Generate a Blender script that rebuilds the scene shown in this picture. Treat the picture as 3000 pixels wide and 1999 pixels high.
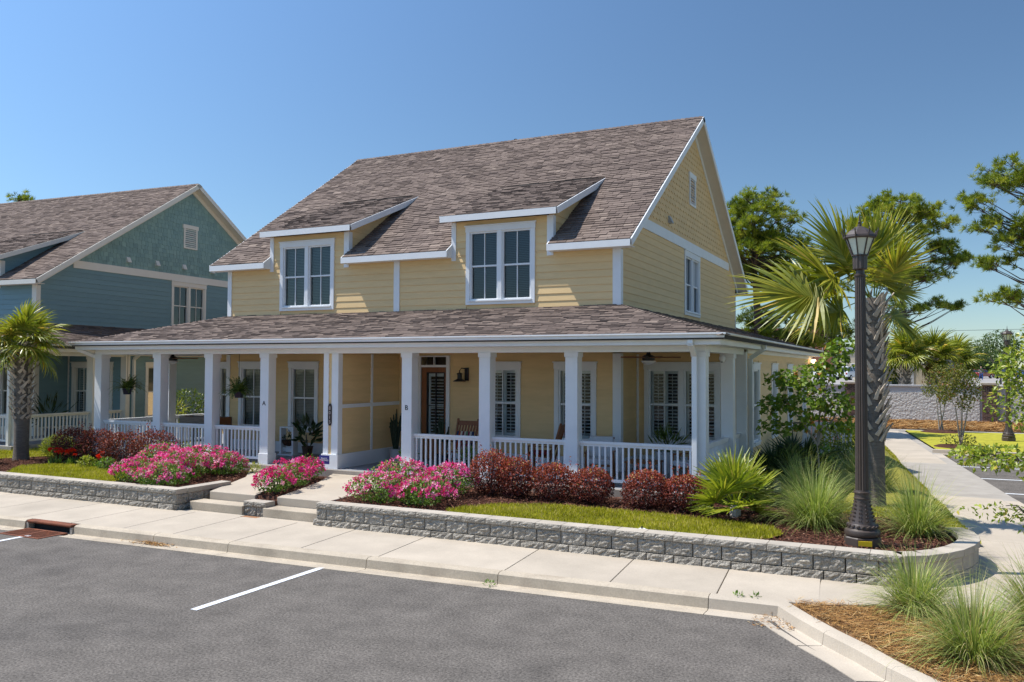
import bpy, bmesh, math, random
import numpy as np
from mathutils import Matrix, Vector
random.seed(7); RNG = np.random.default_rng(11)
scene = bpy.context.scene
for o in list(bpy.data.objects): bpy.data.objects.remove(o, do_unlink=True)
COL = scene.collection
R = math.radians

# ---------------------------------------------------------------- camera
CAM_H = 3.043
cd = bpy.data.cameras.new('camera'); cam = bpy.data.objects.new('camera', cd); COL.objects.link(cam)
cd.sensor_width = 36; cd.sensor_fit = 'HORIZONTAL'; cd.lens = 36*2483.56/3000
cd.clip_start = .05; cd.clip_end = 4000
_y, _p, _r = R(25.908), R(1.838), R(.237)
fw = Vector((-math.sin(_y)*math.cos(_p), math.cos(_y)*math.cos(_p), math.sin(_p)))
rt = Vector((math.cos(_y), math.sin(_y), 0)); up = rt.cross(fw)
rt = rt*math.cos(_r)+up*math.sin(_r); up = rt.cross(fw)
m = Matrix.Identity(4)
for i in range(3): m[i][0] = rt[i]; m[i][1] = up[i]; m[i][2] = -fw[i]
m[2][3] = CAM_H
cam.matrix_world = m
scene.camera = cam

# ---------------------------------------------------------------- world, sun, exposure
SUN = Vector((.475, .157, -.866))            # the way the light travels
w = bpy.data.worlds.new('World'); scene.world = w; w.use_nodes = True
nt = w.node_tree; bg = nt.nodes['Background']
sky = nt.nodes.new('ShaderNodeTexSky'); sky.sky_type = 'NISHITA'; sky.sun_disc = False
sky.sun_elevation = R(60); sky.sun_rotation = R(254.3); sky.altitude = 0
sky.air_density = 1.0; sky.dust_density = .1; sky.ozone_density = 5.0
# polarised skylight: deepest at right angles to the sun
_tc = nt.nodes.new('ShaderNodeTexCoord'); _dt = nt.nodes.new('ShaderNodeVectorMath'); _dt.operation = 'DOT_PRODUCT'; _dt.inputs[1].default_value = -SUN
_sq = nt.nodes.new('ShaderNodeMath'); _sq.operation = 'POWER'; _sq.inputs[1].default_value = 2
_ma = nt.nodes.new('ShaderNodeMath'); _ma.operation = 'MULTIPLY_ADD'; _ma.inputs[1].default_value = .64; _ma.inputs[2].default_value = .36
_sc = nt.nodes.new('ShaderNodeVectorMath'); _sc.operation = 'SCALE'
nt.links.new(_tc.outputs['Generated'], _dt.inputs[0]); nt.links.new(_dt.outputs['Value'], _sq.inputs[0]); nt.links.new(_sq.outputs[0], _ma.inputs[0])
nt.links.new(sky.outputs[0], _sc.inputs[0]); nt.links.new(_ma.outputs[0], _sc.inputs['Scale'])
_tn = nt.nodes.new('ShaderNodeVectorMath'); _tn.operation = 'MULTIPLY'; _tn.inputs[1].default_value = (.92, 1.0, 1.01)
nt.links.new(_sc.outputs[0], _tn.inputs[0]); nt.links.new(_tn.outputs[0], bg.inputs[0]); bg.inputs[1].default_value = .145
sd = bpy.data.lights.new('sun', 'SUN'); sd.energy = 3.1; sd.angle = R(.53); sd.color = (1, .955, .88)
so = bpy.data.objects.new('sun', sd); COL.objects.link(so)
so.rotation_euler = SUN.to_track_quat('-Z', 'Y').to_euler(); so.location = (-20, -6, 40)
vs = scene.view_settings
vs.view_transform = 'Standard'; vs.look = 'None'; vs.exposure = 1.05; vs.gamma = 1
vs.use_curve_mapping = False

# ---------------------------------------------------------------- helpers
TF = None                                     # current house transform

def setp(o, parent):
    if parent is not None:
        o.parent = parent
        if 'base' in parent:
            b = parent['base']; o.matrix_parent_inverse = Matrix.Translation((-b[0], -b[1], -b[2]))
    return o

def raw(name, me, parent=None, loc=None, rot=None, scale=None):
    o = bpy.data.objects.new(name, me); COL.objects.link(o)
    if loc is not None: o.location = loc
    if rot is not None: o.rotation_euler = rot
    if scale is not None: o.scale = scale
    if parent is not None: o.parent = parent
    return o

def tag(o, label=None, cat=None, group=None, kind=None):
    if label: o['label'] = label
    if cat: o['category'] = cat
    if group: o['group'] = group
    if kind: o['kind'] = kind
    return o

def thing(name, label, cat, loc=(0, 0, 0), rz=0, group=None, world=False):
    """an Empty at the thing's base; world=True: its parts are modelled in world coordinates"""
    o = bpy.data.objects.new(name, None); COL.objects.link(o); o.empty_display_size = .2
    o.location = loc; o.rotation_euler = (0, 0, rz)
    tag(o, label, cat, group)
    if world: o['base'] = [float(v) for v in loc]
    return o

def mesh_np(name, V, Fq, mat=None, rnd=None, smooth=False):
    """V (n,3), Fq (m,k) all faces with the same corner count"""
    V = np.asarray(V, np.float32).reshape(-1, 3); Fq = np.asarray(Fq, np.int32)
    me = bpy.data.meshes.new(name); m_, k = Fq.shape
    me.vertices.add(len(V)); me.vertices.foreach_set('co', V.ravel())
    me.loops.add(m_*k); me.loops.foreach_set('vertex_index', Fq.ravel())
    me.polygons.add(m_); me.polygons.foreach_set('loop_start', np.arange(0, m_*k, k, dtype=np.int32))
    if rnd is not None:
        a = me.attributes.new('rnd', 'FLOAT', 'POINT'); a.data.foreach_set('value', np.asarray(rnd, np.float32))
    me.update(calc_edges=True)
    me.polygons.foreach_set('use_smooth', np.full(m_, bool(smooth)))
    if mat: me.materials.append(mat)
    return me

class Fr:
    """a wall's own frame: a along the wall, z up, n outwards"""
    def __init__(s, O, u, n): s.O = Vector(O); s.u = Vector(u); s.n = Vector(n)
    def __call__(s, a, z, n=0): return s.O+s.u*a+s.n*n+Vector((0, 0, z))

def front(y): return Fr((0, y, 0), (1, 0, 0), (0, -1, 0))
def right(x): return Fr((x, 0, 0), (0, 1, 0), (1, 0, 0))
def left(x): return Fr((x, 0, 0), (0, 1, 0), (-1, 0, 0))

class MB:
    def __init__(s): s.v = []; s.f = []; s.r = []; s.cr = 0.5
    def add(s, vs_, fs):
        b = len(s.v); s.v += [tuple(p) for p in vs_]; s.f += [[i+b for i in f] for f in fs]; s.r += [s.cr]*len(vs_)
        return s
    def box(s, x0, x1, y0, y1, z0, z1):
        return s.hexa([(x0, y0, z0), (x1, y0, z0), (x1, y1, z0), (x0, y1, z0)], [(x0, y0, z1), (x1, y0, z1), (x1, y1, z1), (x0, y1, z1)])
    def hexa(s, lo, hi):
        return s.add(list(lo)+list(hi), [(3, 2, 1, 0), (4, 5, 6, 7), (0, 1, 5, 4), (1, 2, 6, 5), (2, 3, 7, 6), (3, 0, 4, 7)])
    def fbox(s, fr, a0, a1, z0, z1, n0, n1):
        return s.hexa([fr(a0, z0, n0), fr(a1, z0, n0), fr(a1, z0, n1), fr(a0, z0, n1)], [fr(a0, z1, n0), fr(a1, z1, n0), fr(a1, z1, n1), fr(a0, z1, n1)])
    def prism(s, poly, off):
        n = len(poly); off = Vector(off)
        return s.add([Vector(p) for p in poly]+[Vector(p)+off for p in poly], [list(range(n))[::-1], list(range(n, 2*n))]+[(i, (i+1) % n, n+(i+1) % n, n+i) for i in range(n)])
    def bar(s, p, q, w, h=None, upv=(0, 0, 1)):
        p, q = Vector(p), Vector(q); h = h or w; d = (q-p).normalized(); upv = Vector(upv)
        if abs(d.dot(upv)) > .98: upv = Vector((0, 1, 0))
        sx = d.cross(upv).normalized(); sy = sx.cross(d).normalized()
        c = [(-w/2, -h/2), (w/2, -h/2), (w/2, h/2), (-w/2, h/2)]
        return s.hexa([p+sx*a+sy*b for a, b in c], [q+sx*a+sy*b for a, b in c])
    def tube(s, pts, rad, seg=8, cap=True):
        pts = [Vector(p) for p in pts]; n = len(pts)
        if not hasattr(rad, '__len__'): rad = [rad]*n
        base = len(s.v); ref = Vector((0.31, .2, .93))
        for i, p in enumerate(pts):
            d = (pts[min(i+1, n-1)]-pts[max(i-1, 0)]).normalized()
            sx = d.cross(ref)
            if sx.length < .05: sx = d.cross(Vector((1, 0, 0)))
            sx.normalize(); sy = d.cross(sx)
            for k in range(seg):
                a = 2*math.pi*k/seg; s.v.append(tuple(p+(sx*math.cos(a)+sy*math.sin(a))*rad[i])); s.r.append(s.cr)
        for i in range(n-1):
            for k in range(seg):
                s.f.append([base+i*seg+k, base+i*seg+(k+1) % seg, base+(i+1)*seg+(k+1) % seg, base+(i+1)*seg+k])
        if cap:
            s.f.append([base+k for k in range(seg)][::-1]); s.f.append([base+(n-1)*seg+k for k in range(seg)])
        return s
    def lathe(s, prof, seg=24, c=(0, 0, 0), flute=0, rot=0):
        """prof [(r,z)], flute: depth of grooves on every second segment"""
        base = len(s.v); n = len(prof)
        for r, z in prof:
            for k in range(seg):
                a = 2*math.pi*k/seg+rot; rr = r*(1-flute*(k % 2))
                s.v.append((c[0]+rr*math.cos(a), c[1]+rr*math.sin(a), c[2]+z)); s.r.append(s.cr)
        for i in range(n-1):
            for k in range(seg):
                s.f.append([base+i*seg+k, base+i*seg+(k+1) % seg, base+(i+1)*seg+(k+1) % seg, base+(i+1)*seg+k])
        s.f.append([base+k for k in range(seg)][::-1]); s.f.append([base+(n-1)*seg+k for k in range(seg)])
        return s
    def sweep(s, path, prof, z0=0):
        """profile [(d outwards to the right of travel, z)] along a plan path with mitred corners; path points (x,y) or (x,y,z)"""
        P = [Vector((p[0], p[1])) for p in path]; zz = [p[2] if len(p) > 2 else z0 for p in path]; n = len(P); k = len(prof); base = len(s.v)
        for i in range(n):
            dirs = []
            if i > 0: dirs.append((P[i]-P[i-1]).normalized())
            if i < n-1: dirs.append((P[i+1]-P[i]).normalized())
            nr = [Vector((d.y, -d.x)) for d in dirs]
            if len(nr) == 2:
                b = (nr[0]+nr[1]).normalized(); b /= max(.3, b.dot(nr[0]))
            else: b = nr[0]
            for d, z in prof:
                q = P[i]+b*d; s.v.append((q.x, q.y, z+zz[i])); s.r.append(s.cr)
        for i in range(n-1):
            for j in range(k):
                s.f.append([base+i*k+j, base+i*k+(j+1) % k, base+(i+1)*k+(j+1) % k, base+(i+1)*k+j])
        s.f.append([base+j for j in range(k)]); s.f.append([base+(n-1)*k+j for j in range(k)][::-1])
        return s
    def mesh(s, name, mat, smooth=False, recalc=True):
        me = bpy.data.meshes.new(name)
        V = s.v
        if TF is not None: V = [tuple(TF @ Vector(p)) for p in V]
        me.from_pydata(V, [], s.f)
        a = me.attributes.new('rnd', 'FLOAT', 'POINT'); a.data.foreach_set('value', np.array(s.r, np.float32))
        if recalc:
            bm = bmesh.new(); bm.from_mesh(me); bmesh.ops.recalc_face_normals(bm, faces=bm.faces); bm.to_mesh(me); bm.free()
        if smooth:
            me.polygons.foreach_set('use_smooth', np.ones(len(me.polygons), bool))
            if smooth != 'all': me.set_sharp_from_angle(angle=R(40))
        if mat: me.materials.append(mat)
        return me
    def build(s, name, mat, parent=None, smooth=False, bevel=0, **k):
        o = bpy.data.objects.new(name, s.mesh(name, mat, smooth)); COL.objects.link(o); setp(o, parent)
        if bevel:
            b = o.modifiers.new('bevel', 'BEVEL'); b.width = bevel; b.segments = 2; b.limit_method = 'ANGLE'; b.angle_limit = R(50)
        return tag(o, **k)

def rv(a, b): return random.uniform(a, b)

# ---------------------------------------------------------------- materials
def lin(r, g, b):
    f = lambda c: ((c/255+.055)/1.055)**2.4 if c > 10 else c/255/12.92
    return (f(r), f(g), f(b))

def mat(name, col, rough=.6, var=.1, scale=4., bump=0, bscale=60, spec=.3, metal=0, ramp=None, objvar=0, stretch=None, speck=0, sscale=200, rough2=None, dist=.01, stain=0, stcol=None, stscale=1.2):
    m_ = bpy.data.materials.new(name); m_.use_nodes = True; nt = m_.node_tree; N = nt.nodes.new; L = nt.links.new
    b = nt.nodes['Principled BSDF']; b.inputs['Roughness'].default_value = rough; b.inputs['Metallic'].default_value = metal
    b.inputs['Specular IOR Level'].default_value = spec
    tc = N('ShaderNodeTexCoord'); vec = tc.outputs['Object']
    if stretch:
        mp = N('ShaderNodeMapping'); mp.inputs['Scale'].default_value = stretch; L(vec, mp.inputs[0]); vec = mp.outputs[0]
    if ramp:
        at = N('ShaderNodeAttribute'); at.attribute_name = 'rnd'
        cr = N('ShaderNodeValToRGB'); e = cr.color_ramp.elements
        while len(e) < len(ramp): e.new(.5)
        for el, (p, c) in zip(e, ramp): el.position = p; el.color = (*c, 1)
        L(at.outputs['Fac'], cr.inputs[0]); colout = cr.outputs[0]
    else:
        rgb = N('ShaderNodeRGB'); rgb.outputs[0].default_value = (*col, 1); colout = rgb.outputs[0]
    no = N('ShaderNodeTexNoise'); no.inputs['Scale'].default_value = scale; no.inputs['Detail'].default_value = 8; no.inputs['Roughness'].default_value = .6
    L(vec, no.inputs['Vector'])
    mr = N('ShaderNodeMapRange'); mr.inputs['From Min'].default_value = .3; mr.inputs['From Max'].default_value = .7
    mr.inputs['To Min'].default_value = 1-var; mr.inputs['To Max'].default_value = 1+var; L(no.outputs['Fac'], mr.inputs[0])
    fac = mr.outputs[0]
    def mul(a, c):
        q = N('ShaderNodeMath'); q.operation = 'MULTIPLY'; L(a, q.inputs[0])
        if isinstance(c, float): q.inputs[1].default_value = c
        else: L(c, q.inputs[1])
        return q.outputs[0]
    if objvar:
        oi = N('ShaderNodeObjectInfo'); r2 = N('ShaderNodeMapRange'); r2.inputs['To Min'].default_value = 1-objvar; r2.inputs['To Max'].default_value = 1+objvar
        L(oi.outputs['Random'], r2.inputs[0]); fac = mul(fac, r2.outputs[0])
    if speck:
        n2 = N('ShaderNodeTexNoise'); n2.inputs['Scale'].default_value = sscale; n2.inputs['Detail'].default_value = 3; L(vec, n2.inputs['Vector'])
        r3 = N('ShaderNodeMapRange'); r3.inputs['From Min'].default_value = .3; r3.inputs['From Max'].default_value = .7; r3.inputs['To Min'].default_value = 1-speck; r3.inputs['To Max'].default_value = 1+speck
        L(n2.outputs['Fac'], r3.inputs[0]); fac = mul(fac, r3.outputs[0])
    if stain:
        n4 = N('ShaderNodeTexNoise'); n4.inputs['Scale'].default_value = stscale; n4.inputs['Detail'].default_value = 6; n4.inputs['Distortion'].default_value = .6; L(tc.outputs['Object'], n4.inputs['Vector'])
        r4 = N('ShaderNodeMapRange'); r4.inputs['From Min'].default_value = .5; r4.inputs['From Max'].default_value = .72; r4.inputs['To Min'].default_value = 0; r4.inputs['To Max'].default_value = stain
        L(n4.outputs['Fac'], r4.inputs[0]); mx = N('ShaderNodeMix'); mx.data_type = 'RGBA'; L(r4.outputs[0], mx.inputs[0]); L(colout, mx.inputs[6]); mx.inputs[7].default_value = (*stcol, 1); colout = mx.outputs[2]
    vm = N('ShaderNodeVectorMath'); vm.operation = 'SCALE'; L(colout, vm.inputs[0]); L(fac, vm.inputs['Scale'])
    L(vm.outputs[0], b.inputs['Base Color'])
    if rough2:
        r5 = N('ShaderNodeMapRange'); r5.inputs['To Min'].default_value = rough; r5.inputs['To Max'].default_value = rough2; L(no.outputs['Fac'], r5.inputs[0]); L(r5.outputs[0], b.inputs['Roughness'])
    if bump:
        n3 = N('ShaderNodeTexNoise'); n3.inputs['Scale'].default_value = bscale; n3.inputs['Detail'].default_value = 5; L(vec, n3.inputs['Vector'])
        bu = N('ShaderNodeBump'); bu.inputs['Strength'].default_value = bump; bu.inputs['Distance'].default_value = dist; L(n3.outputs['Fac'], bu.inputs['Height']); L(bu.outputs[0], b.inputs['Normal'])
    return m_

def leafmat(name, ramp, trans=.3, rough=.5, spec=.3, var=.15):
    m_ = mat(name, (0, 0, 0), rough, var, 3, ramp=ramp, spec=spec); nt = m_.node_tree; N = nt.nodes.new; L = nt.links.new
    b = nt.nodes['Principled BSDF']; out = nt.nodes['Material Output']; col = b.inputs['Base Color'].links[0].from_socket
    t = N('ShaderNodeBsdfTranslucent'); vm = N('ShaderNodeVectorMath'); vm.operation = 'MULTIPLY'; vm.inputs[1].default_value = (1.15, 1.25, .6)
    L(col, vm.inputs[0]); L(vm.outputs[0], t.inputs[0])
    mx = N('ShaderNodeMixShader'); mx.inputs[0].default_value = trans; L(b.outputs[0], mx.inputs[1]); L(t.outputs[0], mx.inputs[2]); L(mx.outputs[0], out.inputs[0])
    return m_

def glassmat(name, tint=(.75, .82, .82), refl=1.0, base=.06):
    m_ = bpy.data.materials.new(name); m_.use_nodes = True; nt = m_.node_tree; N = nt.nodes.new; L = nt.links.new
    out = nt.nodes['Material Output']; nt.nodes.remove(nt.nodes['Principled BSDF'])
    tr = N('ShaderNodeBsdfTransparent'); tr.inputs[0].default_value = (*tint, 1); g = N('ShaderNodeBsdfGlossy'); g.inputs['Roughness'].default_value = .02
    tc = N('ShaderNodeTexCoord'); no = N('ShaderNodeTexNoise'); no.inputs['Scale'].default_value = 1.6; L(tc.outputs['Object'], no.inputs['Vector'])
    bu = N('ShaderNodeBump'); bu.inputs['Strength'].default_value = .12; bu.inputs['Distance'].default_value = .02; L(no.outputs['Fac'], bu.inputs['Height']); L(bu.outputs[0], g.inputs['Normal'])
    fr = N('ShaderNodeFresnel'); fr.inputs[0].default_value = 1.5; ma = N('ShaderNodeMath'); ma.operation = 'MULTIPLY_ADD'; ma.inputs[1].default_value = refl; ma.inputs[2].default_value = base; ma.use_clamp = True
    L(fr.outputs[0], ma.inputs[0]); mx = N('ShaderNodeMixShader'); L(ma.outputs[0], mx.inputs[0]); L(tr.outputs[0], mx.inputs[1]); L(g.outputs[0], mx.inputs[2]); L(mx.outputs[0], out.inputs[0])
    return m_

M = {}
M['white'] = mat('white_paint', (.76, .77, .78), .5, .03, 3, bump=.05, bscale=40)
M['white2'] = mat('cream_white_paint', (.74, .71, .64), .5, .03, 3)
M['yellow'] = mat('yellow_siding', (.74, .525, .265), .62, .05, 2, bump=.15, bscale=30, stretch=(1, 1, 6), objvar=.035)
M['teal'] = mat('teal_siding', (.175, .285, .315), .62, .05, 2, bump=.15, bscale=30, stretch=(1, 1, 6), objvar=.05)
M['tealg'] = mat('teal_green_shingle', (.12, .25, .245), .65, .06, 3, objvar=.08, ramp=[(0, (.19, .31, .305)), (1, (.24, .37, .35))])
M['yshing'] = mat('yellow_shingle', (.71, .5, .25), .62, .06, 3, objvar=.05)
M['roof'] = mat('roof_shingles', (.2, .16, .14), .95, .1, .6, spec=.1, speck=.22, sscale=90,
                ramp=[(0, (.075, .058, .052)), (.25, (.125, .096, .083)), (.5, (.165, .127, .108)), (.8, (.205, .16, .135)), (1, (.26, .205, .17))])
M['roofdeck'] = mat('roof_underlay', (.05, .045, .042), .9, .1)
M['soffit'] = mat('soffit_paint', (.66, .6, .52), .6, .03)
M['concrete'] = mat('concrete_pale', (.43, .37, .295), .85, .09, 1.3, bump=.25, bscale=90, spec=.2, speck=.07, sscale=60, objvar=.045, stain=.35, stcol=(.33, .285, .23), stscale=.9)
M['concrete2'] = mat('concrete_kerb', (.43, .365, .28), .85, .12, 2, bump=.3, bscale=70, spec=.2, speck=.1, sscale=40, objvar=.04, stain=.5, stcol=(.25, .2, .15), stscale=1.7)
M['concgrey'] = mat('concrete_grey', (.34, .31, .27), .85, .12, 2, bump=.3, bscale=70, spec=.2, stain=.4, stcol=(.22, .2, .17))
M['porchfloor'] = mat('porch_floor_paint', (.27, .275, .29), .6, .1, 2, spec=.3)
M['asphalt'] = mat('asphalt', (.128, .114, .1), .92, .2, 2.2, bump=.7, bscale=45, spec=.2, speck=.42, sscale=34, dist=.02, stain=.6, stcol=(.088, .079, .071), stscale=.5)
M['roadpaint'] = mat('road_marking_paint', (.68, .69, .7), .6, .08, 20, bump=.3, bscale=120, stain=.4, stcol=(.35, .35, .36), stscale=9)
M['block'] = mat('split_face_block', (.33, .3, .255), .95, .3, 12, bump=1., bscale=38, spec=.1, objvar=.12, speck=.3, sscale=60, dist=.03)
M['cap'] = mat('wall_cap_concrete', (.42, .37, .305), .9, .12, 3, bump=.4, bscale=60, objvar=.07, stain=.4, stcol=(.27, .24, .2))
M['mulch'] = mat('mulch_soil', (.085, .04, .028), .95, .4, 8, bump=1, bscale=45, spec=.1, dist=.04)
M['chips'] = mat('mulch_chips', (.1, .05, .035), .9, .2, 8, spec=.15, ramp=[(0, (.035, .015, .012)), (.4, (.12, .048, .032)), (.75, (.2, .085, .05)), (1, (.33, .2, .13))])
M['strawsoil'] = mat('straw_soil', (.2, .11, .05), .95, .35, 7, bump=1, bscale=40, dist=.03)
M['straw'] = mat('pine_straw', (.3, .16, .06), .8, .2, 5, ramp=[(0, (.09, .05, .03)), (.35, (.27, .13, .04)), (.75, (.46, .26, .085)), (1, (.58, .43, .22))])
M['lawnsoil'] = mat('lawn_soil', (.22, .2, .03), .95, .3, 5, bump=.8, bscale=50)
M['lawn'] = leafmat('lawn_blades', [(0, (.2, .19, .015)), (.45, (.38, .365, .02)), (.85, (.53, .49, .045)), (1, (.55, .44, .18))], .35, .6)
M['farlawn'] = mat('far_lawn', (.33, .31, .025), .95, .25, 3, bump=.8, bscale=60)
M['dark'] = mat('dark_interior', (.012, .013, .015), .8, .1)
M['blind'] = mat('blind_slats', (.3, .31, .27), .6, .03)
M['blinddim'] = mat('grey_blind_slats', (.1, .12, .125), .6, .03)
M['glass'] = glassmat('window_glass', (.8, .86, .86), .65, .03)
M['glassup'] = glassmat('upper_window_glass', (.5, .66, .74), .9, .03)
M['lampglass'] = mat('frosted_lamp_glass', (.62, .66, .55), .35, .08, 5, spec=.5)
M['wood'] = mat('stained_wood', (.24, .09, .033), .45, .25, 5, stretch=(9, 9, .7), bump=.1)
M['greywood'] = mat('weathered_wood', (.23, .17, .125), .8, .3, 4, stretch=(1, 4, 12), bump=.3)
M['iron'] = mat('dark_bronze_paint', (.062, .045, .036), .42, .15, 6, bump=.1, spec=.5)
M['blackmetal'] = mat('black_metal', (.02, .02, .022), .4, .1, spec=.4)
M['terra'] = mat('brown_pot', (.1, .06, .04), .6, .2)
M['bluepot'] = mat('navy_pot', (.015, .018, .04), .4, .1, spec=.4)
M['whitepot'] = mat('pale_pot', (.55, .55, .56), .5, .1)
M['coir'] = mat('coir_basket', (.06, .03, .018), .95, .4, 20, bump=1)
M['rust'] = mat('rusty_iron', (.16, .055, .028), .85, .35, 6, bump=.4, stain=.5, stcol=(.28, .085, .035), stscale=5)
M['bark'] = mat('pine_bark', (.11, .075, .06), .95, .35, 5, bump=1, bscale=14, stretch=(1, 1, .35), dist=.04)
M['twig'] = mat('grey_twig', (.14, .115, .1), .9, .2, 8, bump=.5)
M['palebark'] = mat('pale_bark', (.3, .265, .23), .85, .25, 6, bump=.5, stretch=(1, 1, .3))
M['palmtrunk'] = mat('palm_trunk', (.2, .17, .14), .95, .25, 6, bump=1, bscale=30, stretch=(1, 1, 5), dist=.03)
M['boot'] = mat('palm_boot', (.45, .38, .305), .9, .25, 7, bump=.6, bscale=25, objvar=.2)
M['brick'] = mat('brown_brick', (.13, .075, .058), .9, .25, 6, objvar=.25, ramp=[(0, (.06, .04, .036)), (.5, (.13, .075, .058)), (1, (.2, .12, .09))])
M['mortar'] = mat('mortar', (.42, .38, .34), .95, .1)
M['stucco'] = mat('rough_stucco', (.52, .5, .47), .95, .12, 8, bump=1, bscale=9, dist=.1)
M['stuccosm'] = mat('smooth_stucco', (.46, .46, .47), .9, .05, 3, bump=.1)
M['beige'] = mat('beige_wall', (.5, .42, .31), .9, .06, 2)
M['tan'] = mat('tan_building', (.42, .33, .25), .9, .08, .5)
M['redbrick'] = mat('red_brick_parapet', (.22, .09, .06), .9, .1, 2)
M['green_box'] = mat('green_utility_paint', (.03, .055, .035), .5, .1)
M['greybox'] = mat('grey_utility_paint', (.2, .185, .165), .6, .1)
M['alum'] = mat('sign_back_metal', (.42, .44, .47), .5, .05, metal=.4)
M['carwhite'] = mat('white_car_paint', (.72, .73, .75), .25, .02, spec=.6)
M['cardark'] = mat('dark_car_paint', (.03, .035, .045), .25, .02, spec=.6)
M['carblue'] = mat('blue_car_paint', (.03, .075, .2), .25, .02, spec=.6)
M['carred'] = mat('red_car_paint', (.3, .02, .02), .25, .02, spec=.6)
M['carglass'] = mat('car_glass', (.02, .025, .03), .1, .02, spec=.8)
M['tyre'] = mat('tyre_rubber', (.02, .02, .02), .9, .1)
M['rim'] = mat('wheel_rim', (.45, .46, .48), .35, .05, metal=.7)
M['pavedfar'] = mat('far_paving', (.3, .28, .26), .9, .15, .2)
M['ground'] = mat('ground_soil', (.17, .16, .09), .95, .3, .3)
M['yellowplate'] = mat('yellow_sticker', (.72, .5, .02), .5, .05)
M['navy'] = mat('navy_sign', (.03, .035, .2), .5, .05)
M['numplate'] = mat('number_plaque', (.05, .035, .03), .5, .1)
M['bronze'] = mat('pale_bronze_numerals', (.5, .42, .36), .4, .1)
M['blackletter'] = mat('black_letter_paint', (.012, .012, .014), .5, .05)
M['whiteletter'] = mat('white_letter_paint', (.8, .8, .8), .5, .02)
M['skin'] = mat('skin', (.42, .24, .16), .6, .05)
M['denim'] = mat('blue_cloth', (.04, .1, .32), .8, .1)
M['orangewall'] = mat('shirt_cloth', (.3, .27, .24), .8, .1)
M['plaza'] = mat('brick_paver', (.3, .15, .075), .9, .2, 8)
M['cushred'] = mat('red_cushion', (.22, .02, .02), .9, .1)
# foliage
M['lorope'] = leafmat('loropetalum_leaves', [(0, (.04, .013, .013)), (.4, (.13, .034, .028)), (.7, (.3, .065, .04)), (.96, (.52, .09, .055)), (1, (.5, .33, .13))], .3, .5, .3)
M['rosegreen'] = leafmat('rose_leaves', [(0, (.05, .1, .015)), (.55, (.15, .26, .04)), (1, (.33, .44, .09))], .3, .45, .4)
M['rosepink'] = leafmat('rose_petals', [(0, (.6, .02, .15)), (.4, (.78, .05, .32)), (.7, (.83, .2, .5)), (1, (.88, .6, .68))], .25, .6)
M['redflower'] = leafmat('red_petals', [(0, (.6, .01, .005)), (1, (.8, .05, .01))], .25, .5)
M['fanleaf'] = leafmat('fan_palm_leaf', [(0, (.08, .13, .015)), (.5, (.22, .28, .025)), (.85, (.42, .42, .05)), (1, (.55, .44, .1))], .3, .4, .5)
M['sabal'] = leafmat('sabal_leaf', [(0, (.08, .12, .012)), (.5, (.22, .25, .022)), (.8, (.42, .38, .045)), (1, (.62, .4, .08))], .3, .4, .5)
M['deadleaf'] = leafmat('dead_palm_leaf', [(0, (.16, .075, .03)), (1, (.33, .18, .08))], .2, .7)
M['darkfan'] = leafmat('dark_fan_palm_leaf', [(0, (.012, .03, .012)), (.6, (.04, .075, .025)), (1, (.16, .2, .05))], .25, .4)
M['muhly'] = leafmat('ornamental_grass', [(0, (.12, .18, .035)), (.45, (.26, .33, .08)), (.8, (.42, .45, .15)), (1, (.58, .47, .26))], .35, .5)
M['needle'] = leafmat('pine_needles', [(0, (.05, .085, .012)), (.45, (.2, .25, .02)), (.8, (.34, .38, .035)), (1, (.45, .42, .07))], .35, .5)
M['redbud'] = leafmat('redbud_leaves', [(0, (.06, .11, .015)), (.5, (.16, .25, .03)), (.85, (.3, .38, .05)), (.95, (.4, .2, .04)), (1, (.5, .2, .05))], .35, .4, .4)
M['crepe'] = leafmat('crepe_leaves', [(0, (.08, .13, .015)), (.5, (.22, .29, .03)), (.85, (.42, .46, .06)), (1, (.5, .4, .07))], .35, .4, .4)
M['crepered'] = leafmat('crepe_red_leaves', [(0, (.06, .075, .015)), (.5, (.15, .18, .03)), (.85, (.25, .2, .05)), (1, (.3, .08, .04))], .3, .45)
M['fern'] = leafmat('fern_leaves', [(0, (.03, .055, .01)), (.6, (.09, .135, .02)), (1, (.2, .23, .05))], .3, .5)
M['shrubleaf'] = leafmat('green_shrub_leaves', [(0, (.02, .05, .01)), (.6, (.07, .12, .02)), (1, (.22, .27, .06))], .3, .4, .5)
M['goldleaf'] = leafmat('golden_shrub_leaves', [(0, (.14, .18, .02)), (.6, (.33, .36, .04)), (1, (.5, .45, .08))], .35, .5)
M['cactus'] = mat('cactus_skin', (.022, .035, .02), .7, .3, 12, bump=.5)
M['darkplant'] = leafmat('dark_pot_plant_leaves', [(0, (.012, .03, .01)), (1, (.05, .085, .02))], .2, .35, .5)
# ---------------------------------------------------------------- house builder (plan of the yellow duplex; a transform TF places the teal one)
XL, XR, YW, YB = -18.58, -6.40, 18.97, 32.45          # main block
WX, WXL, WY = -3.77, -20.75, 20.25                    # outer faces of the side wings, their front wall
FLOOR, BEAM = .637, 3.38
GX0, GX1, GY, GZ = -21.40, -3.29, 15.86, 3.725        # gutter line
EY, EZ, RY, RZ = 18.67, 6.046, 25.91, 10.827           # eave and ridge of the main roof (top surface)
RX0, RX1 = -19.06, -6.05
ZJ = 4.54
DORM = [(-17.0, -14.23, -17.14, -13.97), (-10.95, -8.12, -11.14, -7.90)]   # wall x0,x1, roof x0,x1
DZ, DTY = 6.93, 22.16
SK = (RZ-EZ)/(RY-EY)
COLX = [-20.85, -18.54, -16.67, -14.80, -10.60, -8.60, -6.57, -3.92]

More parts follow.
